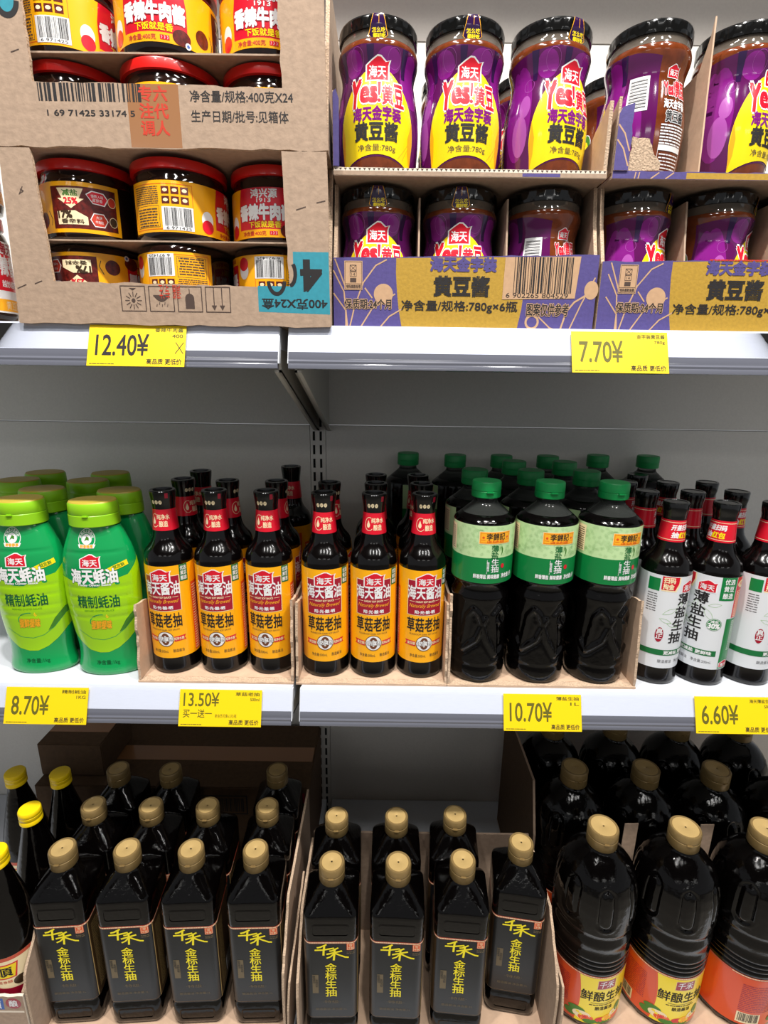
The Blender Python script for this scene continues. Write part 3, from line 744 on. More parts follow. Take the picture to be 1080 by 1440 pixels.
    a.text('海天金字装', -26, 52, 26, 65.5, 'jar_violet', 5, bold=.04)
    a.text('黄豆酱', -24, 33.5, 22.5, 50.5, 'ink', 5, bold=.04)
    a.text('净含量:780g', -21, 22.6, 20.5, 30, 'ink_soft', 5, bold=.005)
    # back of the sleeve: barcode and clear window with white lettering
    a.poly([(64, 66), (86, 66), (86, 100), (64, 100)], 'white', 3); 
    for i in range(26): a.rect(66, 69+i*1.1, 84, 69+i*1.1+(.35 if i % 3 else .8), 'ink', 4)
    a.logo(114, 104, 14, 11, 2); a.text('Yes!黄豆', 102, 80, 133, 96, 'red', 3, bold=.05, out='white', ow=.05); a.text('海天金字装', 103, 68, 132, 77, 'white', 3, bold=.03, out='jar_violet', ow=-.01); a.text('黄豆酱', 106, 55, 130, 66, 'ink', 3, bold=.03, out='white', ow=.06)
    a.lines(102, 34, 134, 54, 7, 'white', 3, seed=6, fill=.5); a.rect(102, 28, 134, 33, 'white', 3); a.frame(102, 9, 134, 33, .4, 'white', 3); a.lines(104, 11, 132, 27, 5, 'white', 3, seed=8, fill=.35)
    a.ell(-95, 76, 9, 14, 'leaf', 3); a.ell(-95, 74, 6, 8, 'sun_yellow', 4); a.ring(-95, 76, 9, 14, .7, 'white', 4)
    a.build('sleeve', wrap(JAR, None, 45), t, 2.8, 4.0)
    return Kind(t)

# ------------------------------------------------------------------ chilli beef sauce tub with the red lid
TUB = [(46, 0), (50, 1), (52, 4), (52.4, 10), (52.4, 56), (52.2, 60), (50.6, 63), (49.4, 68), (49.2, 73)]
def make_tub():
    t = thing('beef_sauce_jar', 'x', 'jar')
    obj('body', lathe(TUB, 72), 'sauce_dark', t)
    obj('lid', lathe([(51.4, 70.6), (52.6, 71), (52.8, 79), (52.0, 80.6), (49, 81.2), (47, 80.4)], 72), 'lid_red', t)
    a = Art()
    # circumference 329: front panel at 0, meat panel at -95, facts panel at +95
    a.rect(-134, 8, 138, 58.5, 'amber', 0)
    a.poly([(-33, 8), (33, 8), (33, 40), (30, 58.5), (-30, 58.5), (-33, 40)], 'red', 1)
    a.text('鸿兴源', -15, 48, 15, 57, 'white', 3, bold=.03); a.text('1913', -8, 43.5, 8, 47.4, 'white', 3, bold=.02)
    a.text('香辣牛肉酱', -31, 26, 31, 41.5, 'white', 3, bold=.06, out='deep_red', ow=.03)
    a.text('下饭就是香', -19, 18, 19, 24.5, 'sun_yellow', 3, bold=.02); a.rect(-33, 8, 33, 16.5, 'amber', 2)
    a.text('净含量:400克', -28, 10, 2, 14.6, 'ink_red', 3, bold=.02); a.rect(6, 10.4, 15, 14.4, 'red', 3); a.text('》》》', 7, 11, 14, 14, 'white', 4)
    a.ell(27, 15, 9, 7, 'meat', 4); a.ell(33, 9.5, 3, 3, 'white', 5, 14); a.ell(33, 9.5, 1.5, 1.5, 'blue', 6, 10)
    for q in (-44,):       # portrait-free side stripe with a pot
        a.ell(q, 24, 7, 9, 'white', 1); a.ell(q, 17, 7, 7, 'red', 2)
    q0 = a; a = Art()
    # meat panel
    a.rect(-134, 12, -66, 54, 'meat', 1)
    a.poly([(-126, 52), (-98, 52), (-103, 42), (-98, 42), (-112, 32), (-126, 42), (-121, 42)], 'cream', 2); a.text('减盐', -120, 44.5, -104, 50.5, 'leaf', 3, bold=.02); a.text('25%', -119, 36.5, -105, 42.5, 'red', 3, bold=.04)
    a.poly([(-128, 16), (-96, 16), (-96, 24), (-108, 30), (-128, 29)], 'cream', 3); a.text('17%', -127, 22.5, -112, 29.5, 'label_brown', 4, bold=.05); a.text('香辛料', -124, 17, -100, 21.6, 'label_brown', 4, bold=.02)
    a.poly([(-94, 22), (-90, 29), (-80, 29), (-76, 22), (-80, 15), (-90, 15)], 'white', 2); a.poly([(-93, 22), (-89.5, 28), (-80.5, 28), (-77, 22), (-80.5, 16), (-89.5, 16)], 'ink_red', 3); a.text('大块', -88, 23, -82, 26.4, 'white', 4); a.text('牛肉粒', -89, 18.4, -81, 21.6, 'white', 4)
    a.poly([(-96, 47), (-90, 51), (-78, 50), (-74, 44), (-78, 37), (-90, 38)], 'white', 2); a.poly([(-95, 46.5), (-89.5, 50), (-78.8, 49), (-75.2, 44), (-78.8, 38), (-89.5, 39)], 'red', 3); a.text('慢熬入味', -91, 44, -79, 47.4, 'white', 4); a.text('酱更香', -90, 40, -80, 43.4, 'white', 4)
    a.ell(-70.5, 42, 4, 5, 'ink_red', 2, 14); a.ring(-70.5, 42, 4, 5, .5, 'cream', 3); a.ell(-70.5, 22, 4, 5, 'label_brown', 2, 14); a.ring(-70.5, 22, 4, 5, .5, 'cream', 3)
    a.line([(-140, 30), (-136, 22), (-138, 16)], .8, 'label_brown', 1); a.ell(-150, 22, 8, 8, 'meat', 1)
    q0.items += [([(x+200, z) for x, z in v], ff, mm_, l) for v, ff, mm_, l in a.items]; a = Art()
    # facts panel
    a.frame(60, 11, 130, 55, .5, 'orange', 1)
    a.lines(62, 36, 94, 54, 9, 'ink_soft', 2, seed=12, fill=.42); a.frame(63, 13, 94, 34, .4, 'ink_soft', 1); a.lines(65, 14, 92, 33, 7, 'ink_soft', 2, seed=13, fill=.42)
    for i in range(3):
        for j in range(2): a.rect(98+i*10, 36+j*9.5, 106+i*10, 43+j*9.5, 'meat', 2); a.ell(102+i*10, 39.5+j*9.5, 2.6, 1.8, 'cream', 3, 12)
    a.rect(97, 10, 130, 33, 'white', 2); a.barcode(100, 14, 128, 32, 'ink', 3, 9); a.text('6 971425', 101, 10.6, 127, 13.4, 'ink', 3)
    q0.items += [([(x-190, z) for x, z in v], ff, mm_, l) for v, ff, mm_, l in a.items]; a = q0
    a.build('label', wrap(TUB, None, 52.3), t, 3.0)
    return Kind(t)

# ------------------------------------------------------------------ square bottle with the black label
QI = [(33, 0, .42), (36, 2, .36), (37.4, 8, .30), (37.4, 40, .28), (35.6, 42.5, .28), (35.6, 45.5, .28), (37.6, 48, .28), (37.6, 192, .28), (37.8, 196, .28), (37.8, 230, .30), (37.2, 234, .30), (35.6, 236.5, .32), (30, 244.5, .42), (24, 253, .62), (19.2, 259.6, .9), (17.2, 263, 1), (16.7, 265, 1), (16.6, 268, 1)]
def gold_cap(t, z, r, h):
    cap = obj('cap', lathe([(r-.6, z), (r, z+1), (r, z+h*.52), (r-.5, z+h*.54), (r-.5, z+h*.58), (r, z+h*.6), (r, z+h-2), (r-1.2, z+h), (r-3.2, z+h), (r-3.8, z+h-.6)], 44), 'gold_cap', t)
    obj('cap_disc', lathe([(r-3.9, z+h-.6), (r-4.2, z+h-.2), (2, z+h-.1), (1.2, z+h-.6)], 40, cap0=False), 'gold_disc', cap)
    bm = bmesh.new(); add_box(bm, -0.004, 0.004, -(r+1.6)*.001, -(r-1)*.001, (z+h*.5)*.001, (z+h*.6)*.001); bmesh.ops.bevel(bm, geom=bm.edges[:], offset=0.0008, segments=2, affect='EDGES')
    obj('flip_tab', bm, 'gold_cap', cap)
def make_square():
    t = thing('soy_sauce_bottle', 'x', 'bottle')
    obj('body', lathe(QI, 96, angle_fix()), 'black_pet', t, angle=50)
    gold_cap(t, 262.5, 18, 26)
    sec = Sec(); fn = wrap(QI, sec, 37.6, kref=.28)
    a = Art()
    rr = lambda x0, z0, x1, z1, r: [(x0+r-r*math.cos(b), z0+r-r*math.sin(b)) for b in [PI/8*i for i in range(5)]]+[(x1-r+r*math.sin(b), z0+r-r*math.cos(b)) for b in [PI/8*i for i in range(5)]]+[(x1-r+r*math.cos(b), z1-r+r*math.sin(b)) for b in [PI/8*i for i in range(5)]]+[(x0+r-r*math.sin(b), z1-r+r*math.cos(b)) for b in [PI/8*i for i in range(5)]]
    for k in range(3): a.line(rr(-25+k*.5, 202+k*.5, 25-k*.5, 222-k*.5, 4), 1.6-k*.5, 'black_pet', 1+k*2, True)
    a.build('embossed_panel', fn, t, 3)
    a = Art()
    for k in range(3): a.line(rr(-25+k*.5, 12+k*.5, 25-k*.5, 32-k*.5, 4), 1.6-k*.5, 'black_pet', 1+k*2, True)
    a.build('embossed_panel', fn, t, 3)
    a = Art()
    a.rect(-34.5, 49, 38, 188.5, 'label_black', 0); a.rect(38, 49, 96, 188.5, 'label_brown', 0); a.rect(-96, 49, -34.5, 188.5, 'label_brown', 0)
    a.rect(-96, 188.5, 96, 192, 'salmon', 0); a.lines(-60, 189.3, 60, 191.3, 1, 'cream', 1, seed=4, fill=.8)
    a.rect(38, 49, 39, 188.5, 'gold_disc', 1); a.lines(44, 60, 62, 180, 34, 'gold_disc', 1, seed=3, fill=.35); a.lines(-62, 60, -42, 180, 34, 'gold_disc', 1, seed=5, fill=.35); a.rect(66, 60, 92, 84, 'white', 1); a.barcode(68, 62, 90, 83, 'ink', 2)
    # brushed yellow name
    B = lambda pts, w_: a.line(pts, w_, 'bright_yellow', 3)
    B([(-6, 187), (-14, 182.5), (-18, 181.5)], 2.6); B([(-21, 177), (-10, 177.4), (4, 180.6)], 2.6); B([(-8.5, 185), (-9.4, 176), (-9.8, 168)], 2.8)
    B([(10, 181), (2, 176), (-1, 175.5)], 2.4); B([(-5, 169.5), (6, 172.8), (15, 175.5)], 2.6); B([(5.6, 179), (5.2, 170), (4.2, 159)], 2.8); B([(5, 171), (0, 165), (-5, 162.5)], 2.2); B([(6, 171.5), (12, 168), (20, 164.4), (24, 164)], 2.6)
    a.vtext('金标生抽', 0, 152, 14.6, 'bright_yellow', 3, bold=.012, pitch=1.09, wid=.95)
    a.rect(22, 177, 33, 189, 'orange', 2); a.frame(23, 178, 32, 188, .5, 'cream', 3); a.text('千禾', 24, 179, 31, 182.4, 'cream', 3, bold=.02); a.text('零', 25, 183, 30, 187, 'cream', 3)
    a.lines(22, 170, 33, 175.5, 2, 'dim_gold', 2, seed=7)
    a.rect(-26, 96, -17.5, 131, 'dim_gold', 2); a.vtext('酿造酱油', -23.8, 129.5, 3.4, 'label_black', 3, pitch=1.1); a.vtext('高鲜浓郁', -19.8, 122, 3.4, 'label_black', 3, pitch=1.1)
    a.text('·特级·', -12, 76, 13, 82, 'dim_gold', 2); a.text('酿造酱油 净含量:1L', -22, 62.5, 22, 67, 'dim_gold', 2)
    a.build('label', fn, t, 2.6)
    return Kind(t)
def angle_fix(): return Sec()

# ------------------------------------------------------------------ big round bottle with the yellow and orange label
BIG = [(50, 0), (54, 2), (56.5, 8), (57, 11), (57, 107), (58, 110), (58, 113), (56.4, 115.5), (58, 118), (58, 121), (56.4, 123.5), (58, 126), (58, 129), (56.4, 131.5), (58, 134), (58, 138), (56, 142), (55.6, 150), (57.6, 156), (57.6, 164), (55, 170), (55, 175), (57.4, 180), (57.6, 192), (57.2, 215), (56.2, 230), (53.6, 243), (49.6, 254), (44.4, 263), (38, 271), (31.4, 277.4), (25.4, 282), (21.4, 285.6), (19.6, 289), (19.2, 294)]
def make_big():
    t = thing('soy_sauce_bottle', 'x', 'bottle')
    cols = 7
    def bump(a, z, r):
        if z < 9:
            return 1.3*math.sin(a*16)*(1-z/9)
        if not 186 < z < 262: return 0
        x = (a*cols/(2*PI)+.5) % 1-.5; x *= 2*PI*56/cols
        hw, z0, z1 = 9.5, 204, 244
        zz = min(max(z, z0), z1); d = math.hypot(x, (z-zz)*1.0)
        return -2.5*math.exp(-((d-hw)/2.2)**2)+.8*math.exp(-((d-hw-4)/2.0)**2) + (.4 if d < hw else 0)
    low = [p for p in BIG if p[1] <= 180]
    fine = [(prof_at(BIG, z)[0], z) for z in [182+2*i for i in range(42)]]
    up = [p for p in BIG if p[1] > 266]
    obj('body', lathe(low+fine+up, 140, bump=bump), 'black_pet', t, angle=60)
    gold_cap(t, 290, 21.5, 28)
    a = Art()
    a.rect(-172, 12, 172, 106, 'juice_orange', 0)
    L = [(-24+5*math.sin((z-12)/94*PI), z) for z in [12+4.7*i for i in range(21)]]
    a.poly(L+[(104, 106), (104, 12)], 'sun_yellow', 1); a.line([(x-1, z) for x, z in L], 1.6, 'orange', 2)
    a.rect(-172, 103, 172, 106.3, 'salmon', 2); a.lines(-100, 104, 100, 105.6, 1, 'cream', 3, seed=5, fill=.8)
    a.poly([(2, 82), (30, 82), (31, 99), (3, 99)], 'deep_red', 2); a.frame(2.5, 82.4, 30.5, 98.6, .5, 'cream', 3); a.text('千禾', 5, 84.5, 28, 97, 'white', 3, bold=.012, shear=.15)
    a.text('鲜酿生抽', -19, 58, 51, 77.5, 'ink', 3, bold=.014); a.line([(-4, 55), (10, 53.6), (24, 54.6), (34, 53.6)], .7, 'label_brown', 3); a.lines(-6, 50, 36, 53, 1, 'ink_soft', 3, seed=9)
    a.text('酿造酱油', 3, 40.5, 30, 47.6, 'ink', 3, bold=.01)
    for (x, z, rx_, rz_, m_) in ((-22, 34, 12, 6, 'leaf'), (-30, 24, 9, 6, 'leaf'), (-14, 26, 13, 8, 'cream'), (-8, 22, 11, 6, 'orange'), (-2, 17, 10, 4.5, 'leaf'), (14, 21, 9, 5, 'red'), (24, 22, 8, 6, 'plate_orange'), (36, 26, 8, 8, 'cream'), (44, 34, 7, 8, 'leaf'), (40, 18, 12, 5, 'orange'), (20, 16, 14, 3.5, 'leaf')):
        a.ell(x, z, rx_, rz_, m_, 4); 
    for (x, z) in ((-20, 30), (-16, 27), (-9, 24), (13, 22), (18, 22), (36, 27), (30, 20)): a.ell(x, z, 2.6, 2, 'red' if x % 2 else 'sun_yellow', 5, 12)
    a.lines(-84, 40, -36, 92, 15, 'deep_red', 2, seed=15, fill=.4); a.rect(-84, 16, -52, 36, 'cream', 2); a.barcode(-82, 19, -54, 35, 'ink', 3)
    a.ell(66, 60, 10, 14, 'plate_orange', 2); a.text('零添加', 58, 56, 74, 64, 'ink_red', 3, bold=.02)
    a.build('label', wrap(BIG, None, 57.2), t, 3.0)
    return Kind(t)

# ------------------------------------------------------------------ yellow capped bottle
YB = smooth_prof([(31, 0), (35, 3), (36, 10), (36, 40), (36, 110), (36, 150), (34.5, 172), (30, 198), (24, 226), (18, 252), (14.5, 268), (13.5, 278), (13.3, 284)], 2)
def make_yellow():
    t = thing('vinegar_bottle', 'x', 'bottle')
    obj('body', lathe(YB, 48), 'black_pet', t)
    obj('cap', lathe([(14.6, 278), (15.6, 279), (15.6, 285), (15.2, 285.6), (15.2, 286.4), (15.6, 287), (15.6, 291.5), (15.2, 292), (15.6, 292.6), (15.6, 298), (14.6, 300), (12, 300.2)], 40), 'yellow_cap', t)
    a = Art()
    a.rect(-112, 72, 112, 150, 'cream', 0); a.rect(-112, 144, 112, 150, 'salmon', 1); a.poly([(-112, 72), (112, 72), (112, 88), (60, 100), (30, 92), (0, 97), (-30, 92), (-60, 100), (-112, 88)], 'deep_red', 1)
    a.poly([(-26, 112), (26, 112), (30, 138), (-30, 138)], 'red', 1); a.poly([(-24, 114), (24, 114), (28, 136), (-28, 136)], 'sun_yellow', 2); a.text('恒順', -22, 117, 22, 133, 'ink', 3, bold=.02)
    a.text('香醋 酿造食醋', -18, 104, 20, 109, 'ink_red', 3); a.ell(30, 104, 9, 8, 'label_brown', 2); a.ell(44, 98, 8, 8, 'meat', 2)
    a.build('label', wrap(YB, None, 36), t, 2.6)
    return Kind(t)

# ------------------------------------------------------------------ cartons
RND = random.Random(21)
def side_wall(bm, x0, x1, prof_pts, mi=0, rim=1): add_prism(bm, prof_pts, 'x', x0, x1, mi, rim=rim)

def kraft_carton(label, x0, x1, y0, y1, z0, z1, cutL, cutR, cutz, lean):
    t = thing('cardboard_carton', label, 'carton', (x0, y0, Z(z0)))
    W, H, D = x1-x0, z1-z0, y1-y0
    cl, cr, cz = cutL-x0, cutR-x0, cutz-z0
    pts = ragged((0.0, 0.0), (W, -0.0005), 26, .0011, RND)
    pts += ragged((W, 0.0), (W-0.003, H), 5, .0008, RND)
    pts += ragged((W-.003, H), (cr-0.004, H), 4, .0005, RND)
    pts += ragged((cr-.004, H), (cr, cz-.003), 10, .0009, RND)
    pts += ragged((cr, cz-.003), (cl+.002, cz), 30, .0009, RND)
    pts += ragged((cl+.002, cz), (cl-lean, H), 12, .0007, RND)
    pts += [(cl-lean, H), (0.006, H)]
    bm = bmesh.new(); add_prism(bm, pts, 'y', 0.0, 0.0042, 0, rim=1)
    fp = obj('front_panel', bm, ['kraft', 'kraft_edge'], t, smooth=False)
    for xx in (0.0005, W-0.0050):
        bm = bmesh.new(); side_wall(bm, xx, xx+.0042, [(0.0045, 0.0006), (D, 0.0006), (D, H)]+ragged((D, H), (0.0045, H-.001), 8, .0006, RND))
        obj('side_panel', bm, ['kraft', 'kraft_edge'], t, smooth=False)
    bm = bmesh.new(); add_box(bm, 0.0048, W-0.0052, 0.0045, D, 0.0003, 0.0035); obj('bottom_panel', bm, 'kraft', t, smooth=False)
    bm = bmesh.new(); add_box(bm, 0.0048, W-0.0052, D-.004, D, 0.0037, H); obj('back_panel', bm, 'kraft_shaded', t, smooth=False)
    return t, fp
KX0, KX1 = -0.4145, -0.0625
lowc, lowf = kraft_carton('lower brown carton of red lidded jars, upside down with a teal corner patch', KX0, KX1, -0.010, 0.345, 0.0515, 0.2245, -0.3715, -0.1085, 0.0955, 0.0045)
uppc, uppf = kraft_carton('upper brown carton of red lidded jars with a barcode and brown tape', KX0+.004, KX1-.001, -0.010, 0.345, 0.2258, 0.398, -0.3655, -0.1095, 0.2835, -0.001)
# print on the lower carton (upside-down, as it stands)
a = Art()
mm = lambda x, ref: (x-ref)*1000
W1 = (KX1-KX0)*1000
a.poly([(W1-81, 15), (W1-1, 13), (W1-2, 77), (W1-41, 77), (W1-41, 42), (W1-81, 42)], 'teal', 0)
a.text('400克X24盒', W1-77, 18, W1-4, 29, 'ink', 1, rot=PI, bold=.02)
a.text('4', W1-32, 38, W1-11, 68, 'ink', 1, rot=PI, bold=.04); a.ring(W1-60, 48, 9, 14, 4.0, 'ink', 1, a0=PI*1.05, a1=PI*1.95); a.ring(W1-45, 55, 6, 12, 4, 'ink', 1, a0=-PI*.45, a1=PI*.25)
a.build('teal_patch', flat(0.0, 0, 0, .04), lowf, stepx=None); a = Art()
for i in range(4):
    x0 = 118+i*31.5; a.frame(x0, 14, x0+27, 40, 1.0, 'ink_soft', 1)
    cx = x0+13.5
    if i == 0:
        a.ell(cx, 25, 2.2, 2.2, 'ink_soft', 1)
        for k in range(12): b = 2*PI*k/12; a.line([(cx+4.5*math.cos(b), 25+4.5*math.sin(b)), (cx+9*math.cos(b), 25+9*math.sin(b))], .9, 'ink_soft', 1)
        a.poly([(cx-4, 38), (cx, 35.5), (cx+4, 38)], 'ink_soft', 1)
    elif i == 1:
        a.poly([(cx-9, 31)]+[(cx-9+18*k/10, 30-6*math.sin(PI*k/10)) for k in range(11)]+[(cx+9, 31)], 'ink_soft', 1); a.line([(cx, 31), (cx+2, 36)], 1, 'ink_soft', 1)
        for k in range(5): a.line([(cx-6+3*k, 19+(k % 2)*2), (cx-5.4+3*k, 21.5+(k % 2)*2)], .7, 'ink_soft', 1)
    elif i == 2:
        a.poly([(cx-5, 17), (cx+5, 17), (cx+5, 28)]+[(cx+5*math.cos(PI*k/8), 28+5*math.sin(PI*k/8)) for k in range(1, 8)]+[(cx-5, 28)], 'ink_soft', 1); a.line([(cx, 33), (cx, 38)], .8, 'ink_soft', 1)
    else:
        for dx in (-4.5, 4.5): a.line([(cx+dx, 39), (cx+dx, 20)], 1, 'ink_soft', 1); a.poly([(cx+dx-3, 21), (cx+dx+3, 21), (cx+dx, 15.5)], 'ink_soft', 1)
a.text('专注', 161, 27, 173, 42, 'ink_red', 2, rot=PI); a.text('调酱', 176, 27, 185, 42, 'ink_red', 2, rot=PI)
a.line([(4, 36), (14, 40)], 1, 'ink_soft', 1); a.line([(24, 41), (32, 44)], 1, 'ink_soft', 1)
a.line([(W1-36, 118), (W1-26, 121)], 1, 'ink_soft', 1); a.line([(W1-14, 125), (W1-5, 127)], 1, 'ink_soft', 1); a.text('4', 22, 128, 26, 137, 'ink_soft', 1, rot=2.6)
a.build('print', flat(0.0, 0, 0, .04), lowf, stepx=None)
# print on the upper carton
a = Art()
X = lambda x: (x-(KX0+.004))*1000
Zu = lambda z: (z-0.2258)*1000
a.barcode(X(-.359), Zu(.2665), X(-.254), Zu(.2825), 'ink', 1, 14)
a.text('1 69 71425 33174 5', X(-.352), Zu(.2535), X(-.262), Zu(.2588), 'ink', 1, bold=.015)
a.build('barcode', flat(0.0, 0, 0, .04), uppf, stepx=None); a = Art()
a.rect(X(-.2685), Zu(.2258), X(-.2155), Zu(.2825), 'tape', 0)
a.vtext('六代人', X(-.2345), Zu(.280), 12.5, 'ink_red', 1, bold=.03, pitch=1.22); a.vtext('专注调', X(-.2495), Zu(.280), 12.5, 'ink_red', 1, bold=.03, pitch=1.22)
a.build('packing_tape', flat(0.0, 0, 0, .04), uppf, stepx=None); a = Art()
a.text('净含量/规格:400克X24', X(-.204), Zu(.2672), X(-.099), Zu(.2775), 'ink', 1, bold=.01)
a.text('生产日期/批号:见箱体', X(-.204), Zu(.2495), X(-.104), Zu(.2600), 'ink', 1, bold=.01)
a.rect(1, Zu(.3395), 40, 171, 'teal', 0); a.ring(32, 125, 10, 12, 5, 'ink', 1, a0=PI*1.0, a1=PI*1.95)
a.line([(5, Zu(.300)), (16, Zu(.304))], 1, 'ink_soft', 1); a.line([(30, Zu(.308)), (38, Zu(.3105))], 1, 'ink_soft', 1)
a.build('print', flat(0.0, 0, 0, .04), uppf, stepx=None)
for z, lb in ((0.1385, 'thin cardboard sheet between the two jar layers of the lower brown carton'), (0.3128, 'thin cardboard sheet between the two jar layers of the upper brown carton')):
    bm = bmesh.new(); add_box(bm, KX0+.011, KX1-.012, 0.000, 0.338, Z(z), Z(z)+.0016)
    tag(obj('divider_sheet', bm, 'kraft', smooth=False), lb, 'divider', 'sheets between jar layers')

# tubs in the brown cartons
tub = make_tub()
G = 'red lidded beef sauce jars in the brown cartons'
R = math.radians
TX = (-.3525, -.2425, -.1335)
spots = [  # column, y, base z, turn, upside down, label
    (0, .058, .0556, -98, True, 'upside-down jar at bottom left of the lower brown carton, meat panel showing'),
    (1, .050, .0556, 96, True, 'upside-down jar at bottom middle of the lower brown carton, yellow facts panel showing'),
    (2, .058, .0556, 84, True, 'upside-down jar at bottom right of the lower brown carton, barcode showing'),
    (0, .058, .1405, -92, False, 'red lidded jar above the sheet at left of the lower carton, 17% meat panel showing'),
    (1, .0505, .1405, 98, False, 'red lidded jar above the sheet, middle of the lower carton, yellow facts panel showing'),
    (2, .068, .1405, -6, False, 'red lidded jar above the sheet at right of the lower carton, red front showing'),
    (0, .058, .2298, -78, False, 'red lidded jar at lower left of the upper brown carton, over the carton barcode'),
    (1, .050, .2298, 72, False, 'red lidded jar at lower middle of the upper brown carton, over the tape'),
    (2, .058, .2298, 92, False, 'red lidded jar at lower right of the upper brown carton, over the printed weight'),
    (0, .058, .3146, 92, False, 'topmost left jar of the upper carton with white barcode, cut by the photo edge'),
    (1, .050, .3146, 4, False, 'topmost middle jar of the upper carton with red front, cut by the photo edge'),
    (2, .058, .3146, 4, False, 'topmost right jar of the upper carton with red front, cut by the photo edge')]
for c, y, z, rz, ud, lb in spots:
    if ud: tub.put((TX[c], y, Z(z)+.0812), R(-rz)+PI, lb, G, rx=PI)
    else: tub.put((TX[c], y, Z(z)), R(rz), lb, G)

# jars at the left edge of the upper shelf
CH = [(30, 0), (34, 2), (36, 8), (36, 92), (34, 100), (31, 104), (31, 108)]
t = thing('chilli_sauce_jar', 'x', 'jar')
obj('body', lathe(CH, 48), 'sauce_dark', t); obj('lid', lathe([(32, 106), (33, 107), (33, 119), (31, 121)], 48), 'lid_red', t)
a = Art(); a.rect(-112, 10, 112, 92, 'white', 0); a.rect(-112, 36, 112, 78, 'red', 1); a.rect(-112, 12, 112, 26, 'plate_orange', 1)
for ox in (-44, 0, 44): a.text('海天', ox-12, 78.5, ox+12, 91, 'deep_red', 2, bold=.03); a.text('辣香', ox-13, 54, ox+13, 76, 'white', 2, bold=.05); a.text('越炒越香', ox-13, 40, ox+12, 48, 'white', 2, bold=.02); a.text('黄豆酱', ox-12, 14, ox+12, 24, 'cream', 2)
a.build('label', wrap(CH, None, 36), t, 2.6)
ck = Kind(t); G = 'white and red jars at the left edge'
ck.put((-.503, .060, Z(.0575)), R(25), 'white and red jar at the left photo edge, lower of two stacked', G)
ck.put((-.503, .062, Z(.181)), R(10), 'white and red jar at the left photo edge, upper of two stacked', G)
t = thing('jar_tray', 'shallow brown cardboard tray under the jars at the left photo edge', 'tray', (-.560, .012, ZT+.0003))
bm = bmesh.new(); add_box(bm, 0, .100, 0, .30, 0, .003); obj('base', bm, 'kraft', t, smooth=False)
bm = bmesh.new(); add_prism(bm, [(0, 0)]+[(.100, 0), (.100, .014)]+ragged((.100, .014), (0, .014), 9, .0008, RND), 'y', -.004, -.0002, 0, rim=1); obj('front_panel', bm, ['kraft', 'kraft_edge'], t, smooth=False)

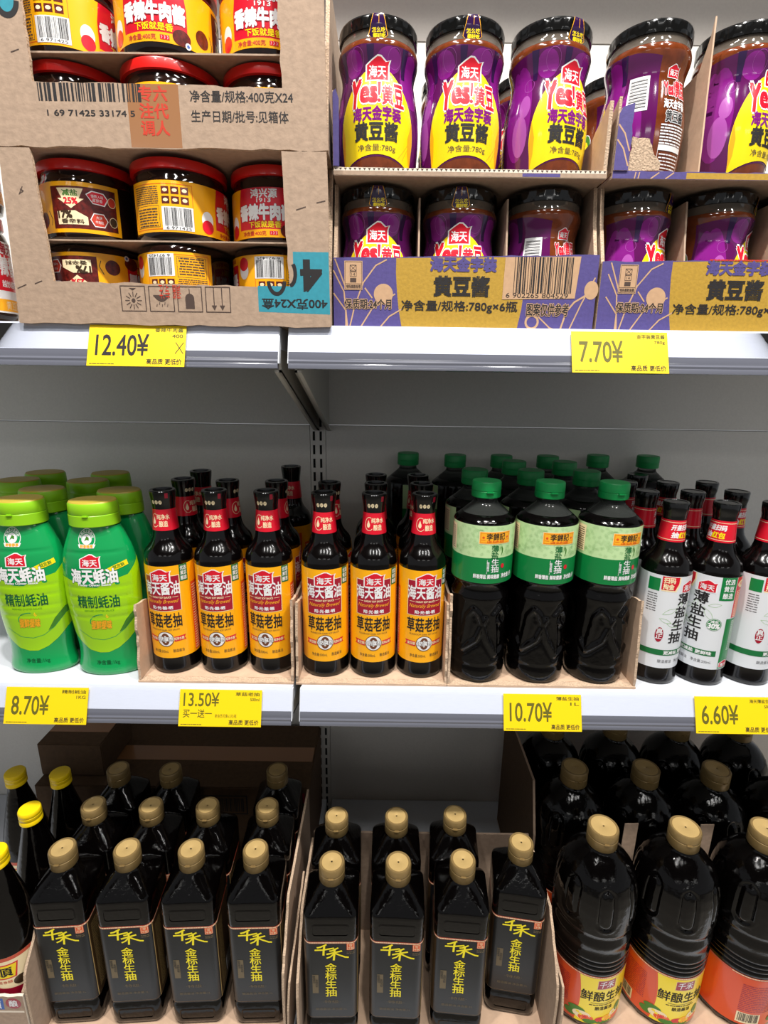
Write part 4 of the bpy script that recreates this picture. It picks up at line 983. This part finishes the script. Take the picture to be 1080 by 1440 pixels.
# purple cartons
def paste_carton(label, x0, x1, shift):
    t = thing('cardboard_carton', label, 'carton', (x0, .008, ZT+.0003))
    W = x1-x0; H = .0815
    bm = bmesh.new()
    pts = [(0, 0), (W, 0), (W, H+.0005)]+ragged((W, H+.0005), (0, H-.006), 24, .0007, RND)+[(0, H-.006)]
    add_prism(bm, pts, 'y', 0, .004, 0, rim=1); fp = obj('front_panel', bm, ['box_purple', 'kraft_edge'], t, smooth=False)
    for xx in (0.0, W-.004):
        bm = bmesh.new(); side_wall(bm, xx, xx+.004, [(.0045, .0), (.215, 0), (.215, .158), (.03, .158), (.022, .12), (.0045, H-.008)]); obj('side_panel', bm, ['kraft', 'kraft_edge'], t, smooth=False)
    bm = bmesh.new(); add_box(bm, .0045, W-.0045, .0045, .215, 0, .004); obj('bottom_panel', bm, 'kraft', t, smooth=False)
    bm = bmesh.new(); add_box(bm, .0045, W-.0045, .211, .215, .0045, .158); obj('back_panel', bm, 'kraft_shaded', t, smooth=False)
    a = Art(); s = shift; w = W*1000
    def P(pts): return [(min(max(x, .3), w-.3), min(max(z, .3), 75+6*x/w-.4)) for x, z in pts]
    a.poly(P([(71+s, 84), (71+s, 60), (72.5+s, 40), (75+s, 20), (79+s, 0)]+([(212+s, 0), (216+s, 24), (218+s, 50), (219+s, 84)] if s < 5 else [(310, 0), (310, 84)])), 'box_gold', 0)
    for pl in ([(0, 62), (12, 40), (16, 0)], [(0, 38), (14, 20), (14, 0)], [(18, 0), (24, 24), (34, 50), (48, 68), (60, 74)], [(30, 0), (44, 22), (70, 38)], [(52, 0), (64, 14), (78, 22)], [(2, 74), (14, 44)], [(36, 44), (44, 34)]):
        a.line(P([(x+s, z) for x, z in pl]), 1.5, 'box_tan', 1)
    a.ell(57+s, 38, 11, 11, 'box_tan', 2)
    a.rect(12.5+s, 42, 33+s, 72.5, 'box_tan', 3); a.frame(13.5+s, 43, 32+s, 71.5, .4, 'ink_soft', 4); a.frame(19+s, 62, 26+s, 68, .6, 'ink_soft', 4); a.line([(19+s, 62), (26+s, 68)], .5, 'ink_soft', 4); a.line([(19+s, 68), (26+s, 62)], .5, 'ink_soft', 4)
    a.frame(19+s, 56, 26+s, 61, .5, 'ink_soft', 4); a.text('14', 20.6+s, 57, 24.6+s, 60, 'ink_soft', 4); a.rect(19+s, 50, 26+s, 54.5, 'ink_soft', 4); a.line([(13.5+s, 48.5), (32+s, 48.5)], .4, 'ink_soft', 4); a.text('堆码层数极限', 14.5+s, 44, 31+s, 47.4, 'ink_soft', 4, bold=.03)
    a.text('保质期:24个月', 12.5+s, 22, 66+s, 32.5, 'ink', 3, bold=.02, out='box_tan', ow=.06)
    a.text('海天金字装', 110+s, 63, 184+s, 77.5, 'box_purple', 3, bold=.055)
    a.text('黄豆酱', 115+s, 37, 177+s, 57.5, 'ink', 3, bold=.05)
    a.text('净含量/规格:780g×6瓶', 78+s, 19, 211+s if s < 5 else 211+s, 32, 'ink', 3, bold=.015)
    if s < 5:
        a.poly(P([(193, 34), (276, 36), (279, 84), (194, 84)]), 'box_tan', 3); a.barcode(205, 41, 271, 79, 'ink', 4, 6); a.text('6 902265 804529', 197, 36, 268, 41.2, 'ink', 4)
        a.text('图案仅供参考', 222, 17, 270, 30, 'ink', 3, bold=.02, out='box_tan', ow=.06)
        a.ring(229, 10, 7, 7, 2.4, 'box_tan', 1); a.line([(262, 0), (268, 22), (276, 32), (296, 44)], 2, 'box_tan', 1); a.line([(272, 0), (284, 30), (297, 58)], 1.5, 'box_tan', 1); a.ell(294, 45, 8, 10, 'box_tan', 1); a.line([(236, 16), (250, 4), (262, 0)], 1.5, 'box_tan', 1)
    else:
        a.rect(196+s, 36, 282+s, 76, 'box_tan', 3); a.lines(120, 77.6, 190, 79.4, 1, 'ink_red', 3, seed=5, fill=.9)
    a.build('print', flat(0.0, 0, 0, .04), fp, stepx=None)
    return t
paste_carton('purple and gold carton of paste jars, left of two, with a barcode on kraft', -.0612, .2385, 0)
paste_carton('purple and gold carton of paste jars, right of two, cut by the photo edge', .2425, .5485, 8)

def cell_divider(label, x0, x1, xs):
    t = thing('cell_divider', label, 'divider', (x0, 0, ZT+.0045))
    for x in xs:
        bm = bmesh.new(); add_prism(bm, [(.018, 0), (.205, 0), (.205, .140), (.034, .140), (.026, .095), (.018, .06)], 'x', x-x0-.001, x-x0+.001); obj('slat', bm, 'kraft', t, smooth=False)
    bm = bmesh.new()
    edges = [x0]+list(xs)+[x1]
    for p, q in zip(edges, edges[1:]): add_box(bm, p-x0+.0016, q-x0-.0016, .1155, .1175, 0, .135)
    obj('cross_slat', bm, 'kraft_shaded', t, smooth=False)
cell_divider('brown cardboard cell divider between the lower purple jars, left carton', -.057, .234, (.0358, .1365))
cell_divider('brown cardboard cell divider between the lower purple jars, right carton', .247, .544, (.341, .4405))

def paste_tray(label, x0, x1, right):
    t = thing('carton_tray', label, 'tray', (x0, .008, Z(.2095)))
    W = x1-x0
    bm = bmesh.new(); add_box(bm, 0, W, .0035, .215, 0, .0035); obj('base', bm, 'kraft', t, smooth=False)
    bm = bmesh.new(); add_prism(bm, [(0, 0), (W, 0), (W, .0068)]+ragged((W, .0068), (0, .0072), 40, .0005, RND)+[(0, .0072)], 'y', 0, .0034, 0, rim=1)
    fp = obj('front_lip', bm, ['box_purple' if right else 'kraft', 'fluff' if not right else 'kraft_edge'], t, smooth=False)
    a = Art()
    if right:
        a.rect(80, .3, W*1000-.5, 6.3, 'box_gold', 0)
        for x in (24, 28, 42, 58): a.line([(x, .4), (x+(8 if x > 30 else 1), 6)], 1.2, 'box_tan', 0)
    else:
        a.rect(1, 4.0, W*1000-1, 7.0, 'fluff', 0)
        for i in range(int(W*1000/5.2)): a.poly([(i*5.2+1, 6.6), (i*5.2+4.2, 6.6), (i*5.2+2.6, 4.4)], 'ink_soft', 1)
        a.rect(205, .3, 246, 3.6, 'box_purple', 0)
    a.build('print', flat(0.0, 0, 0, .04), fp, stepx=None)
    # side flaps left standing
    if not right:
        bm = bmesh.new(); side_wall(bm, -.0005, .0035, [(0.0, .0075), (.20, .0075), (.20, .05)]+ragged((.20, .05), (.03, .07), 8, .001, RND)+ragged((.03, .07), (0, .078), 4, .001, RND)+[(0, .078)])
        f_ = obj('side_flap', bm, ['box_purple', 'kraft_edge'], t, smooth=False)
        a = Art(); 
        bm = bmesh.new(); add_prism(bm, [(0, .008), (.0062, .008), (.0064, .070), (.003, .079), (0, .076)], 'y', -.0012, -.0001); obj('corner_flap', bm, 'box_purple', t, smooth=False)
        bm = bmesh.new(); side_wall(bm, W-.004, W, [(.002, .0075), (.20, .0075), (.20, .05), (.05, .052)]+ragged((.05, .052), (.002, .073), 8, .0012, RND)+[(.002, .073)]); obj('side_flap', bm, ['tray_light', 'kraft_edge'], t, smooth=False)
    else:
        bm = bmesh.new(); add_prism(bm, [(0, .0075)]+[(.0155, .0075)]+ragged((.0155, .0075), (.0150, .07), 9, .0008, RND)+[(.0150, .070), (.003, .066), (0, .060)], 'y', -.0012, -.0001, 0, rim=1)
        f_ = obj('corner_flap', bm, ['box_purple', 'kraft_edge'], t, smooth=False)
        a = Art()
        for z in (22, 36): a.line([(1, z+14), (8, z+6), (14.6, z-10)], 1.5, 'box_tan', 0)
        a.build('print', flat(-.0012, 0, 0, .04), f_, stepx=None)
        bm = bmesh.new(); pts = [(.0158, .0076)]+ragged((.0158, .0076), (.0175, .040), 6, .001, RND)+ragged((.0175, .040), (.036, .038), 6, .001, RND)+ragged((.036, .038), (.041, .026), 4, .001, RND)+ragged((.041, .026), (.052, .012), 5, .001, RND)+[(.050, .0085)]
        add_prism(bm, pts, 'y', .0006, .0026, 0); obj('torn_patch', bm, ['kraft_edge'], t, smooth=False)
        bm = bmesh.new(); side_wall(bm, .0005, .0035, [(.0042, .0075), (.20, .0075), (.20, .05), (.05, .052), (.0042, .078)]); obj('side_flap', bm, ['kraft', 'kraft_edge'], t, smooth=False)
    return t
paste_tray('torn cardboard tray under the upper purple jars, left of two', -.0600, .2365, False)
paste_tray('torn purple and gold tray under the upper purple jars, right of two', .2425, .5485, True)
bm = bmesh.new(); add_prism(bm, [(.016, Z(.2136)), (.19, Z(.2136)), (.19, Z(.32)), (.045, Z(.325)), (.030, Z(.350)), (.026, Z(.366)), (.022, Z(.30)), (.018, Z(.25))], 'x', .3385, .3402)
tag(obj('divider_sheet', bm, 'tray_light', smooth=False), 'upright pale cardboard strip between the two right upper purple jars', 'divider')

paste = make_paste(); G = 'purple bean paste jars with black lids'
for x, y, z, rz, lb in (
    (-.0135, .066, .2135, 0, 'leftmost upper purple jar with yellow front, beside the brown cartons'),
    (.0830, .066, .2135, 3, 'second upper purple jar from the left, yellow front square to the aisle'),
    (.1795, .066, .2135, 22, 'third upper purple jar, yellow front turned to the right'),
    (.2900, .066, .2135, -126, 'upper purple jar with brown window and barcode, behind the torn flap'),
    (.3905, .066, .2135, 32, 'rightmost upper purple jar, yellow front turned to the right edge'),
    (-.0135, .166, .2135, 10, 'black lidded jar hidden behind the leftmost upper purple jar'),
    (.0850, .168, .2135, 40, 'black lidded jar in second row behind the second upper purple jar'),
    (.1810, .168, .2135, -30, 'black lidded jar in second row behind the third upper purple jar'),
    (.2930, .168, .2135, 60, 'black lidded jar in second row behind the torn flap'),
    (-.0120, .068, .0556, 0, 'leftmost lower purple jar sunk behind the purple carton front'),
    (.0860, .068, .0556, -6, 'second lower purple jar, logo above the purple carton front'),
    (.1865, .068, .0556, -122, 'third lower purple jar, brown window above the carton barcode'),
    (.2930, .068, .0556, 46, 'fourth lower purple jar, first in the right purple carton'),
    (.3915, .068, .0556, 55, 'fifth lower purple jar, second in the right purple carton'),
    (.4920, .068, .0556, 40, 'lower purple jar cut by the right photo edge')):
    paste.put((x, y, Z(z)), R(rz), lb, G)

# ------------------------------------------------------------------ middle shelf: open trays and bottles
def open_tray(label, x0, x1, y0, y1, hl, hr, z, name='carton_tray', back=False, light=True):
    t = thing(name, label, 'tray', (x0, y0, z+.0003))
    W, D = x1-x0, y1-y0
    m = 'tray_light' if light else 'kraft'
    bm = bmesh.new()
    add_prism(bm, [(.0, 0), (W, 0), (W, .0030)]+ragged((W, .003), (0, .003), 24, .0009, RND)+[(0, .003)], 'y', -.006, .006, 0, rim=1)
    add_box(bm, 0.0006, W-.0006, .006, D, 0, .0030)
    obj('base', bm, [m, 'kraft_edge'], t, smooth=False)
    for xx, h, dirn in ((0.0, hl, 1), (W-.0034, hr, -1)):
        f0 = (-.004, .0035)
        pts = [f0, (D, .0035), (D, h*.9)]+ragged((D, h*.9), (.045, h*.92), 12, .0012, RND)+ragged((.045, h*.92), (.006, h), 5, .002, RND)+ragged((.006, h), f0, 12, .0022, RND)[0:12]
        bm = bmesh.new(); add_prism(bm, pts, 'x', xx, xx+.0034, 0, rim=1)
        obj('side_panel', bm, [m, 'kraft_edge'], t, smooth=False)
    if back:
        bm = bmesh.new(); add_box(bm, .004, W-.004, D-.003, D, .0034, back); obj('back_panel', bm, 'kraft', t, smooth=False)
    return t
open_tray('torn open cardboard tray under the orange label bottles, left of two', -.3385, -.1225, .013, .292, .112, .122, ZM)
open_tray('torn open cardboard tray under the orange label bottles, right of two', -.1190, .0908, .013, .292, .118, .118, ZM)
open_tray('torn open cardboard tray under the green capped bottles', .0915, .3535, .013, .262, .132, .128, ZM)

soy = make_soy(); G = 'orange label soy bottles in the cardboard trays'
BZ = ZM+.0036
for x, y, rz, lb in (
    (-.3005, .0563, -3, 'orange label soy bottle, front left of the left tray beside the green squeeze bottles'),
    (-.2310, .0575, 0, 'orange label soy bottle, front middle of the left tray'),
    (-.1605, .0583, -5, 'orange label soy bottle, front right of the left tray, partly behind the torn flap'),
    (-.0815, .0530, 4, 'orange label soy bottle, front left of the right tray'),
    (-.0133, .0530, 2, 'orange label soy bottle, front middle of the right tray'),
    (.0547, .0535, 6, 'orange label soy bottle, front right of the right tray beside the green cap bottles'),
    (-.3010, .1315, 60, 'black capped soy bottle behind the front left bottle of the left tray'),
    (-.2325, .1245, 80, 'black capped soy bottle behind the front middle bottle of the left tray'),
    (-.1600, .1250, 100, 'black capped soy bottle behind the front right bottle of the left tray'),
    (-.2980, .1990, 150, 'rearmost black capped soy bottle at the left side of the left tray'),
    (-.1610, .2520, 160, 'tall looking rearmost black capped soy bottle by the slotted post'),
    (-.0810, .1205, 70, 'black capped soy bottle behind the front left bottle of the right tray'),
    (-.0125, .1195, 140, 'black capped soy bottle, second row middle of the right tray'),
    (.0550, .1205, 90, 'black capped soy bottle, second row right of the right tray'),
    (-.0135, .1870, 60, 'black capped soy bottle, third row middle of the right tray'),
    (.0535, .1880, 150, 'black capped soy bottle, third row right of the right tray')):
    soy.put((x, y, BZ), R(rz), lb, G)

grn = make_green(); G = 'green capped one litre soy bottles'
for x, y, rz, lb in (
    (.1365, .0495, 4, 'green capped bottle, front left of its tray beside the orange label bottles'),
    (.2215, .0495, 0, 'green capped bottle, front middle of its tray'),
    (.3070, .0495, 7, 'green capped bottle, front right of its tray beside the white label bottles'),
    (.1345, .1330, 180, 'green capped bottle in the second row behind the front left one'),
    (.2180, .1330, 170, 'green capped bottle in the second row behind the front middle one'),
    (.3015, .1330, 200, 'green capped bottle in the second row behind the front right one'),
    (.2130, .2165, 160, 'green capped bottle in the third row, left of two'),
    (.2960, .2165, 150, 'green capped bottle in the third row, right of two'),
    (.0430, .3160, 120, 'green capped bottle leftmost against the back panel'),
    (.1270, .2990, 175, 'green capped bottle second from left in the rear row'),
    (.2105, .3005, 140, 'green capped bottle third from left in the rear row'),
    (.2940, .3005, 160, 'green capped bottle fourth from left in the rear row'),
    (.3920, .3190, 150, 'green capped bottle second from right in the rear row'),
    (.4840, .3190, 160, 'green capped bottle rightmost in the rear row')):
    grn.put((x, y, ZM+(.0036 if y < .22 else .0002)), R(rz), lb, G)

wht = make_white(); G = 'white label soy bottles at the right'
for x, y, rz, lb in (
    (.3945, .0515, 25, 'white label soy bottle beside the torn tray flap, leftmost of the front three'),
    (.4620, .0500, -52, 'white label soy bottle in the middle of the front three, turned to its green side'),
    (.5300, .0515, 30, 'white label soy bottle cut by the right photo edge'),
    (.3880, .1190, 90, 'red necked soy bottle behind the leftmost front white label bottle'),
    (.4555, .1190, 100, 'red necked soy bottle behind the gap of the front white label bottles'),
    (.5240, .1240, 20, 'red necked soy bottle behind the right front white label bottle'),
    (.3873, .1865, 80, 'red necked soy bottle, third row left, near the green capped bottles'),
    (.4540, .1865, 140, 'red necked soy bottle, third row middle'),
    (.5205, .1925, 110, 'red necked soy bottle, third row right, black cap against grey panel'),
    (.4360, .2520, 140, 'rearmost red necked soy bottle in front of the rear green caps')):
    wht.put((x, y, ZM+.0002), R(rz), lb, G)

oy = make_oyster(); G = 'green oyster sauce squeeze bottles'
for x, y, rz, lb in (
    (-.4930, .0500, 4, 'green squeeze bottle in front, cut by the left photo edge'),
    (-.3925, .0480, 4, 'green squeeze bottle in front beside the orange label bottles'),
    (-.5020, .1130, 184, 'green squeeze bottle second row left, dark front in shade'),
    (-.3880, .1110, 176, 'green squeeze bottle second row right, beside the soy tray'),
    (-.5790, .1750, 180, 'green squeeze bottle third row left, cap cut by the photo edge'),
    (-.4700, .1760, 178, 'green squeeze bottle third row, middle of the shaded caps'),
    (-.5780, .2400, 182, 'rearmost left green squeeze bottle by the grey panel'),
    (-.4680, .2420, 180, 'rearmost right green squeeze bottle by the grey panel')):
    oy.put((x, y, ZM+.0002), R(rz), lb, G)

# ------------------------------------------------------------------ bottom shelf
sq = make_square(); G = 'black label gold capped bottles on the bottom shelf'
BB = ZB+.0042
def bottom_tray(label, x0, x1, y0, y1, hl, hr, back=None):
    t = thing('carton_tray', label, 'tray', (x0, y0, ZB+.0003))
    W, D = x1-x0, y1-y0
    bm = bmesh.new(); add_box(bm, .004, W-.004, 0, D, 0, .0032); obj('base', bm, 'tray_light', t, smooth=False)
    for xx, h in ((0.0, hl), (W-.0036, hr)):
        if not h: continue
        pts = [(0, 0), (D, 0), (D, h)]+ragged((D, h), (.06, h), 8, .0015, RND)+ragged((.06, h), (.004, h*.66), 9, .0025, RND)+[(.004, h*.66), (0, h*.55)]
        bm = bmesh.new(); add_prism(bm, pts, 'x', xx, xx+.0036, 0, rim=1); obj('side_panel', bm, ['kraft', 'kraft_edge'], t, smooth=False)
    if back: bm = bmesh.new(); add_box(bm, .0042, W-.0042, D-.0035, D, .0035, back); obj('back_panel', bm, 'kraft', t, smooth=False)
    return t
tl = bottom_tray('brown open carton under the gold capped bottles, left of two', -.4950, -.1300, -.100, .158, .200, .215)
tr_ = bottom_tray('brown open carton under the gold capped bottles, right of two', -.1130, .2520, -.105, .070, .200, .205, .215)
bm = bmesh.new(); add_prism(bm, [(0, .001), (.10, .001), (.10, .16)]+ragged((.10, .16), (.01, .128), 10, .002, RND)+[(.01, .128), (0, .09)], 'x', .0003, .0034, 0, rim=1)
o = obj('folded_flap', bm, ['kraft', 'kraft_edge'], tr_, smooth=False); o.location = (.3655, -.004, 0); o.rotation_euler = (0, R(2.5), R(4))
bm = bmesh.new(); add_prism(bm, [(0, .001), (.12, .001), (.12, .19)]+ragged((.12, .19), (.01, .12), 10, .002, RND)+[(.01, .12), (0, .08)], 'x', .0003, .0032, 0, rim=1)
o = obj('folded_flap', bm, ['kraft', 'kraft_edge'], tl, smooth=False); o.location = (.3654, -.002, 0); o.rotation_euler = (0, R(1.5), R(-2))
for x, y, rz, lb in (
    (-.4520, -.0385, 4, 'gold capped black label bottle, front row far left of the left carton'),
    (-.3605, -.0375, 4, 'gold capped black label bottle, front row second in the left carton'),
    (-.2690, -.0370, 3, 'gold capped black label bottle, front row third in the left carton'),
    (-.1770, -.0360, 2, 'gold capped black label bottle, front row far right of the left carton'),
    (-.4500, .0390, 3, 'gold capped bottle in second row, far left of the left carton'),
    (-.3595, .0390, 5, 'gold capped bottle in second row, second in the left carton'),
    (-.2710, .0400, 2, 'gold capped bottle in second row, third in the left carton'),
    (-.1775, .0410, 3, 'gold capped bottle in second row, far right of the left carton'),
    (-.4500, .1165, 3, 'gold capped bottle in third row, far left of the left carton'),
    (-.3600, .1165, 4, 'gold capped bottle in third row, second in the left carton'),
    (-.1775, .1185, 2, 'gold capped bottle in third row, alone at the right of the left carton'),
    (-.0660, -.0540, 1, 'gold capped black label bottle, front row left of the right carton'),
    (.0270, -.0535, -2, 'gold capped black label bottle, front row middle of the right carton'),
    (.1180, -.0480, -4, 'gold capped black label bottle, front row right of the right carton'),
    (.2075, -.0190, -8, 'gold capped black label bottle set back alone at right end of the right carton'),
    (-.0665, .0240, 2, 'gold capped bottle in second row, left of the right carton'),
    (.0260, .0250, 0, 'gold capped bottle in second row, middle of the right carton'),
    (.1170, .0300, -5, 'gold capped bottle in second row, right of the right carton')):
    sq.put((x, y, BB), R(rz), lb, G)

big = make_big(); G = 'big round gold capped bottles at bottom right'
t = thing('carton_tray', 'pale cardboard base under the big round bottles', 'tray', (.2600, -.09, ZB+.0003))
bm = bmesh.new(); add_box(bm, 0, .62, 0, .40, 0, .0032); obj('base', bm, 'tray_light', t, smooth=False)
bm = bmesh.new(); add_prism(bm, [(.165, .0035), (.40, .0035), (.40, .285), (.20, .285), (.17, .20)], 'x', 0, .004, 0, rim=1); obj('side_panel', bm, ['kraft_shaded', 'kraft'], t, smooth=False)
for x, y, rz, lb in (
    (.3250, -.0170, -6, 'big round bottle with yellow label, front row left, beside the torn carton flap'),
    (.4440, -.0170, -11, 'big round bottle with yellow label, front row middle'),
    (.5620, -.0175, 58, 'big round bottle showing orange label side, cut by the right photo edge'),
    (.3250, .1010, 8, 'big round bottle with shaded cap, second row left'),
    (.4445, .1015, -5, 'big round bottle with shaded cap, second row middle'),
    (.5620, .1010, 10, 'big round bottle with shaded cap, second row right'),
    (.6800, .1010, 0, 'big round bottle in second row, cut by the right photo edge'),
    (.3265, .2200, 5, 'big round bottle in dark rear row, leftmost under the shelf'),
    (.4450, .2200, 5, 'big round bottle in dark rear row, second under the shelf'),
    (.5630, .2200, 5, 'big round bottle in dark rear row, third under the shelf'),
    (.6810, .2200, 5, 'big round bottle in dark rear row, rightmost under the shelf')):
    big.put((x, y, BB), R(rz), lb, G)
for x, lb in ((.4005, 'upright brown card between the left and middle big round bottles'), (.5210, 'upright brown card between the middle and right big round bottles')):
    bm = bmesh.new(); add_box(bm, -.011, .011, -.0006, .0006, 0, .262)
    o = obj('separator_card', bm, 'kraft', smooth=False); o.location = (x, .0425, BB); o.rotation_euler = (0, 0, R(2)); tag(o, lb, 'card', 'cards between the big bottles')

yel = make_yellow(); G = 'yellow capped bottles at bottom left'
for x, y, rz, lb in (
    (-.5340, -.0560, -6, 'yellow capped bottle nearest the aisle, cut by the left photo edge'),
    (-.5345, .0180, 20, 'yellow capped bottle second from the aisle'),
    (-.5330, .0920, 60, 'yellow capped bottle third from the aisle, beside the gold capped bottles'),
    (-.6080, .0920, 40, 'yellow capped bottle at the back, nearest the left photo edge')):
    yel.put((x, y, BB), R(rz), lb, G)
t = thing('carton_tray', 'brown carton with a torn blue and red printed edge under the yellow capped bottles', 'tray', (-.6500, -.1000, ZB+.0003))
W = .1510
bm = bmesh.new(); add_box(bm, .004, W-.004, .004, .235, 0, .0032); obj('base', bm, 'tray_light', t, smooth=False)
bm = bmesh.new(); add_prism(bm, [(0, 0), (W, 0), (W, .098)]+ragged((W, .098), (0, .090), 22, .0013, RND)+[(0, .09)], 'y', 0, .0038, 0, rim=1); fp = obj('front_panel', bm, ['kraft', 'fluff'], t, smooth=False)
a = Art(); a.poly([(40, 70), (122, 72), (122, 93), (40, 90)], 'blue', 0); a.text('恒顺', 92, 74, 118, 89, 'white', 1, bold=.03); a.ell(136, 84, 11, 10, 'deep_red', 1); a.text('酿', 130, 78, 142, 90, 'white', 2, bold=.02); a.rect(2, 66, 149, 69.5, 'fluff', 0); a.rect(2, 2, 149, 24, 'leaf', 0)
a.build('print', flat(0.0, 0, 0, .04), fp, stepx=None)
bm = bmesh.new(); add_prism(bm, [(.0042, 0), (.235, 0), (.235, .15), (.05, .150)]+ragged((.05, .15), (.0042, .10), 6, .002, RND)+[(.0042, .10)], 'x', W-.0038, W, 0, rim=1); obj('side_panel', bm, ['kraft', 'kraft_edge'], t, smooth=False)

def closed_carton(label, x0, x1, y0, y1, z0, z1, art=None):
    t = thing('cardboard_carton', label, 'carton', (x0, y0, z0+.0003))
    W, D, H = x1-x0, y1-y0, z1-z0
    bm = bmesh.new(); add_box(bm, 0, W, 0, D, 0, H); bmesh.ops.bevel(bm, geom=bm.edges[:], offset=.002, segments=2, affect='EDGES'); b = obj('box', bm, 'kraft_shaded', t)
    bm = bmesh.new(); add_box(bm, .003, W-.003, D*.5-.02, D*.5+.02, H+.0001, H+.0005); obj('packing_tape', bm, 'tape', b, smooth=False)
    if art: art.build('print', flat(0.0, 0, 0, .04), b, stepx=None)
    return t
a = Art(); a.frame(300, 150, 392, 190, 2.5, 'ink', 0); a.barcode(306, 155, 386, 185, 'ink', 0, 5); a.text('生抽工艺', 125, 150, 210, 172, 'ink', 0, bold=.02); a.rect(455, 175, 500, 198, 'deep_red', 0); a.text('高鲜酱油', 410, 165, 450, 172, 'ink_red', 0); a.rect(2, 120, 500, 121, 'ink_soft', 0)
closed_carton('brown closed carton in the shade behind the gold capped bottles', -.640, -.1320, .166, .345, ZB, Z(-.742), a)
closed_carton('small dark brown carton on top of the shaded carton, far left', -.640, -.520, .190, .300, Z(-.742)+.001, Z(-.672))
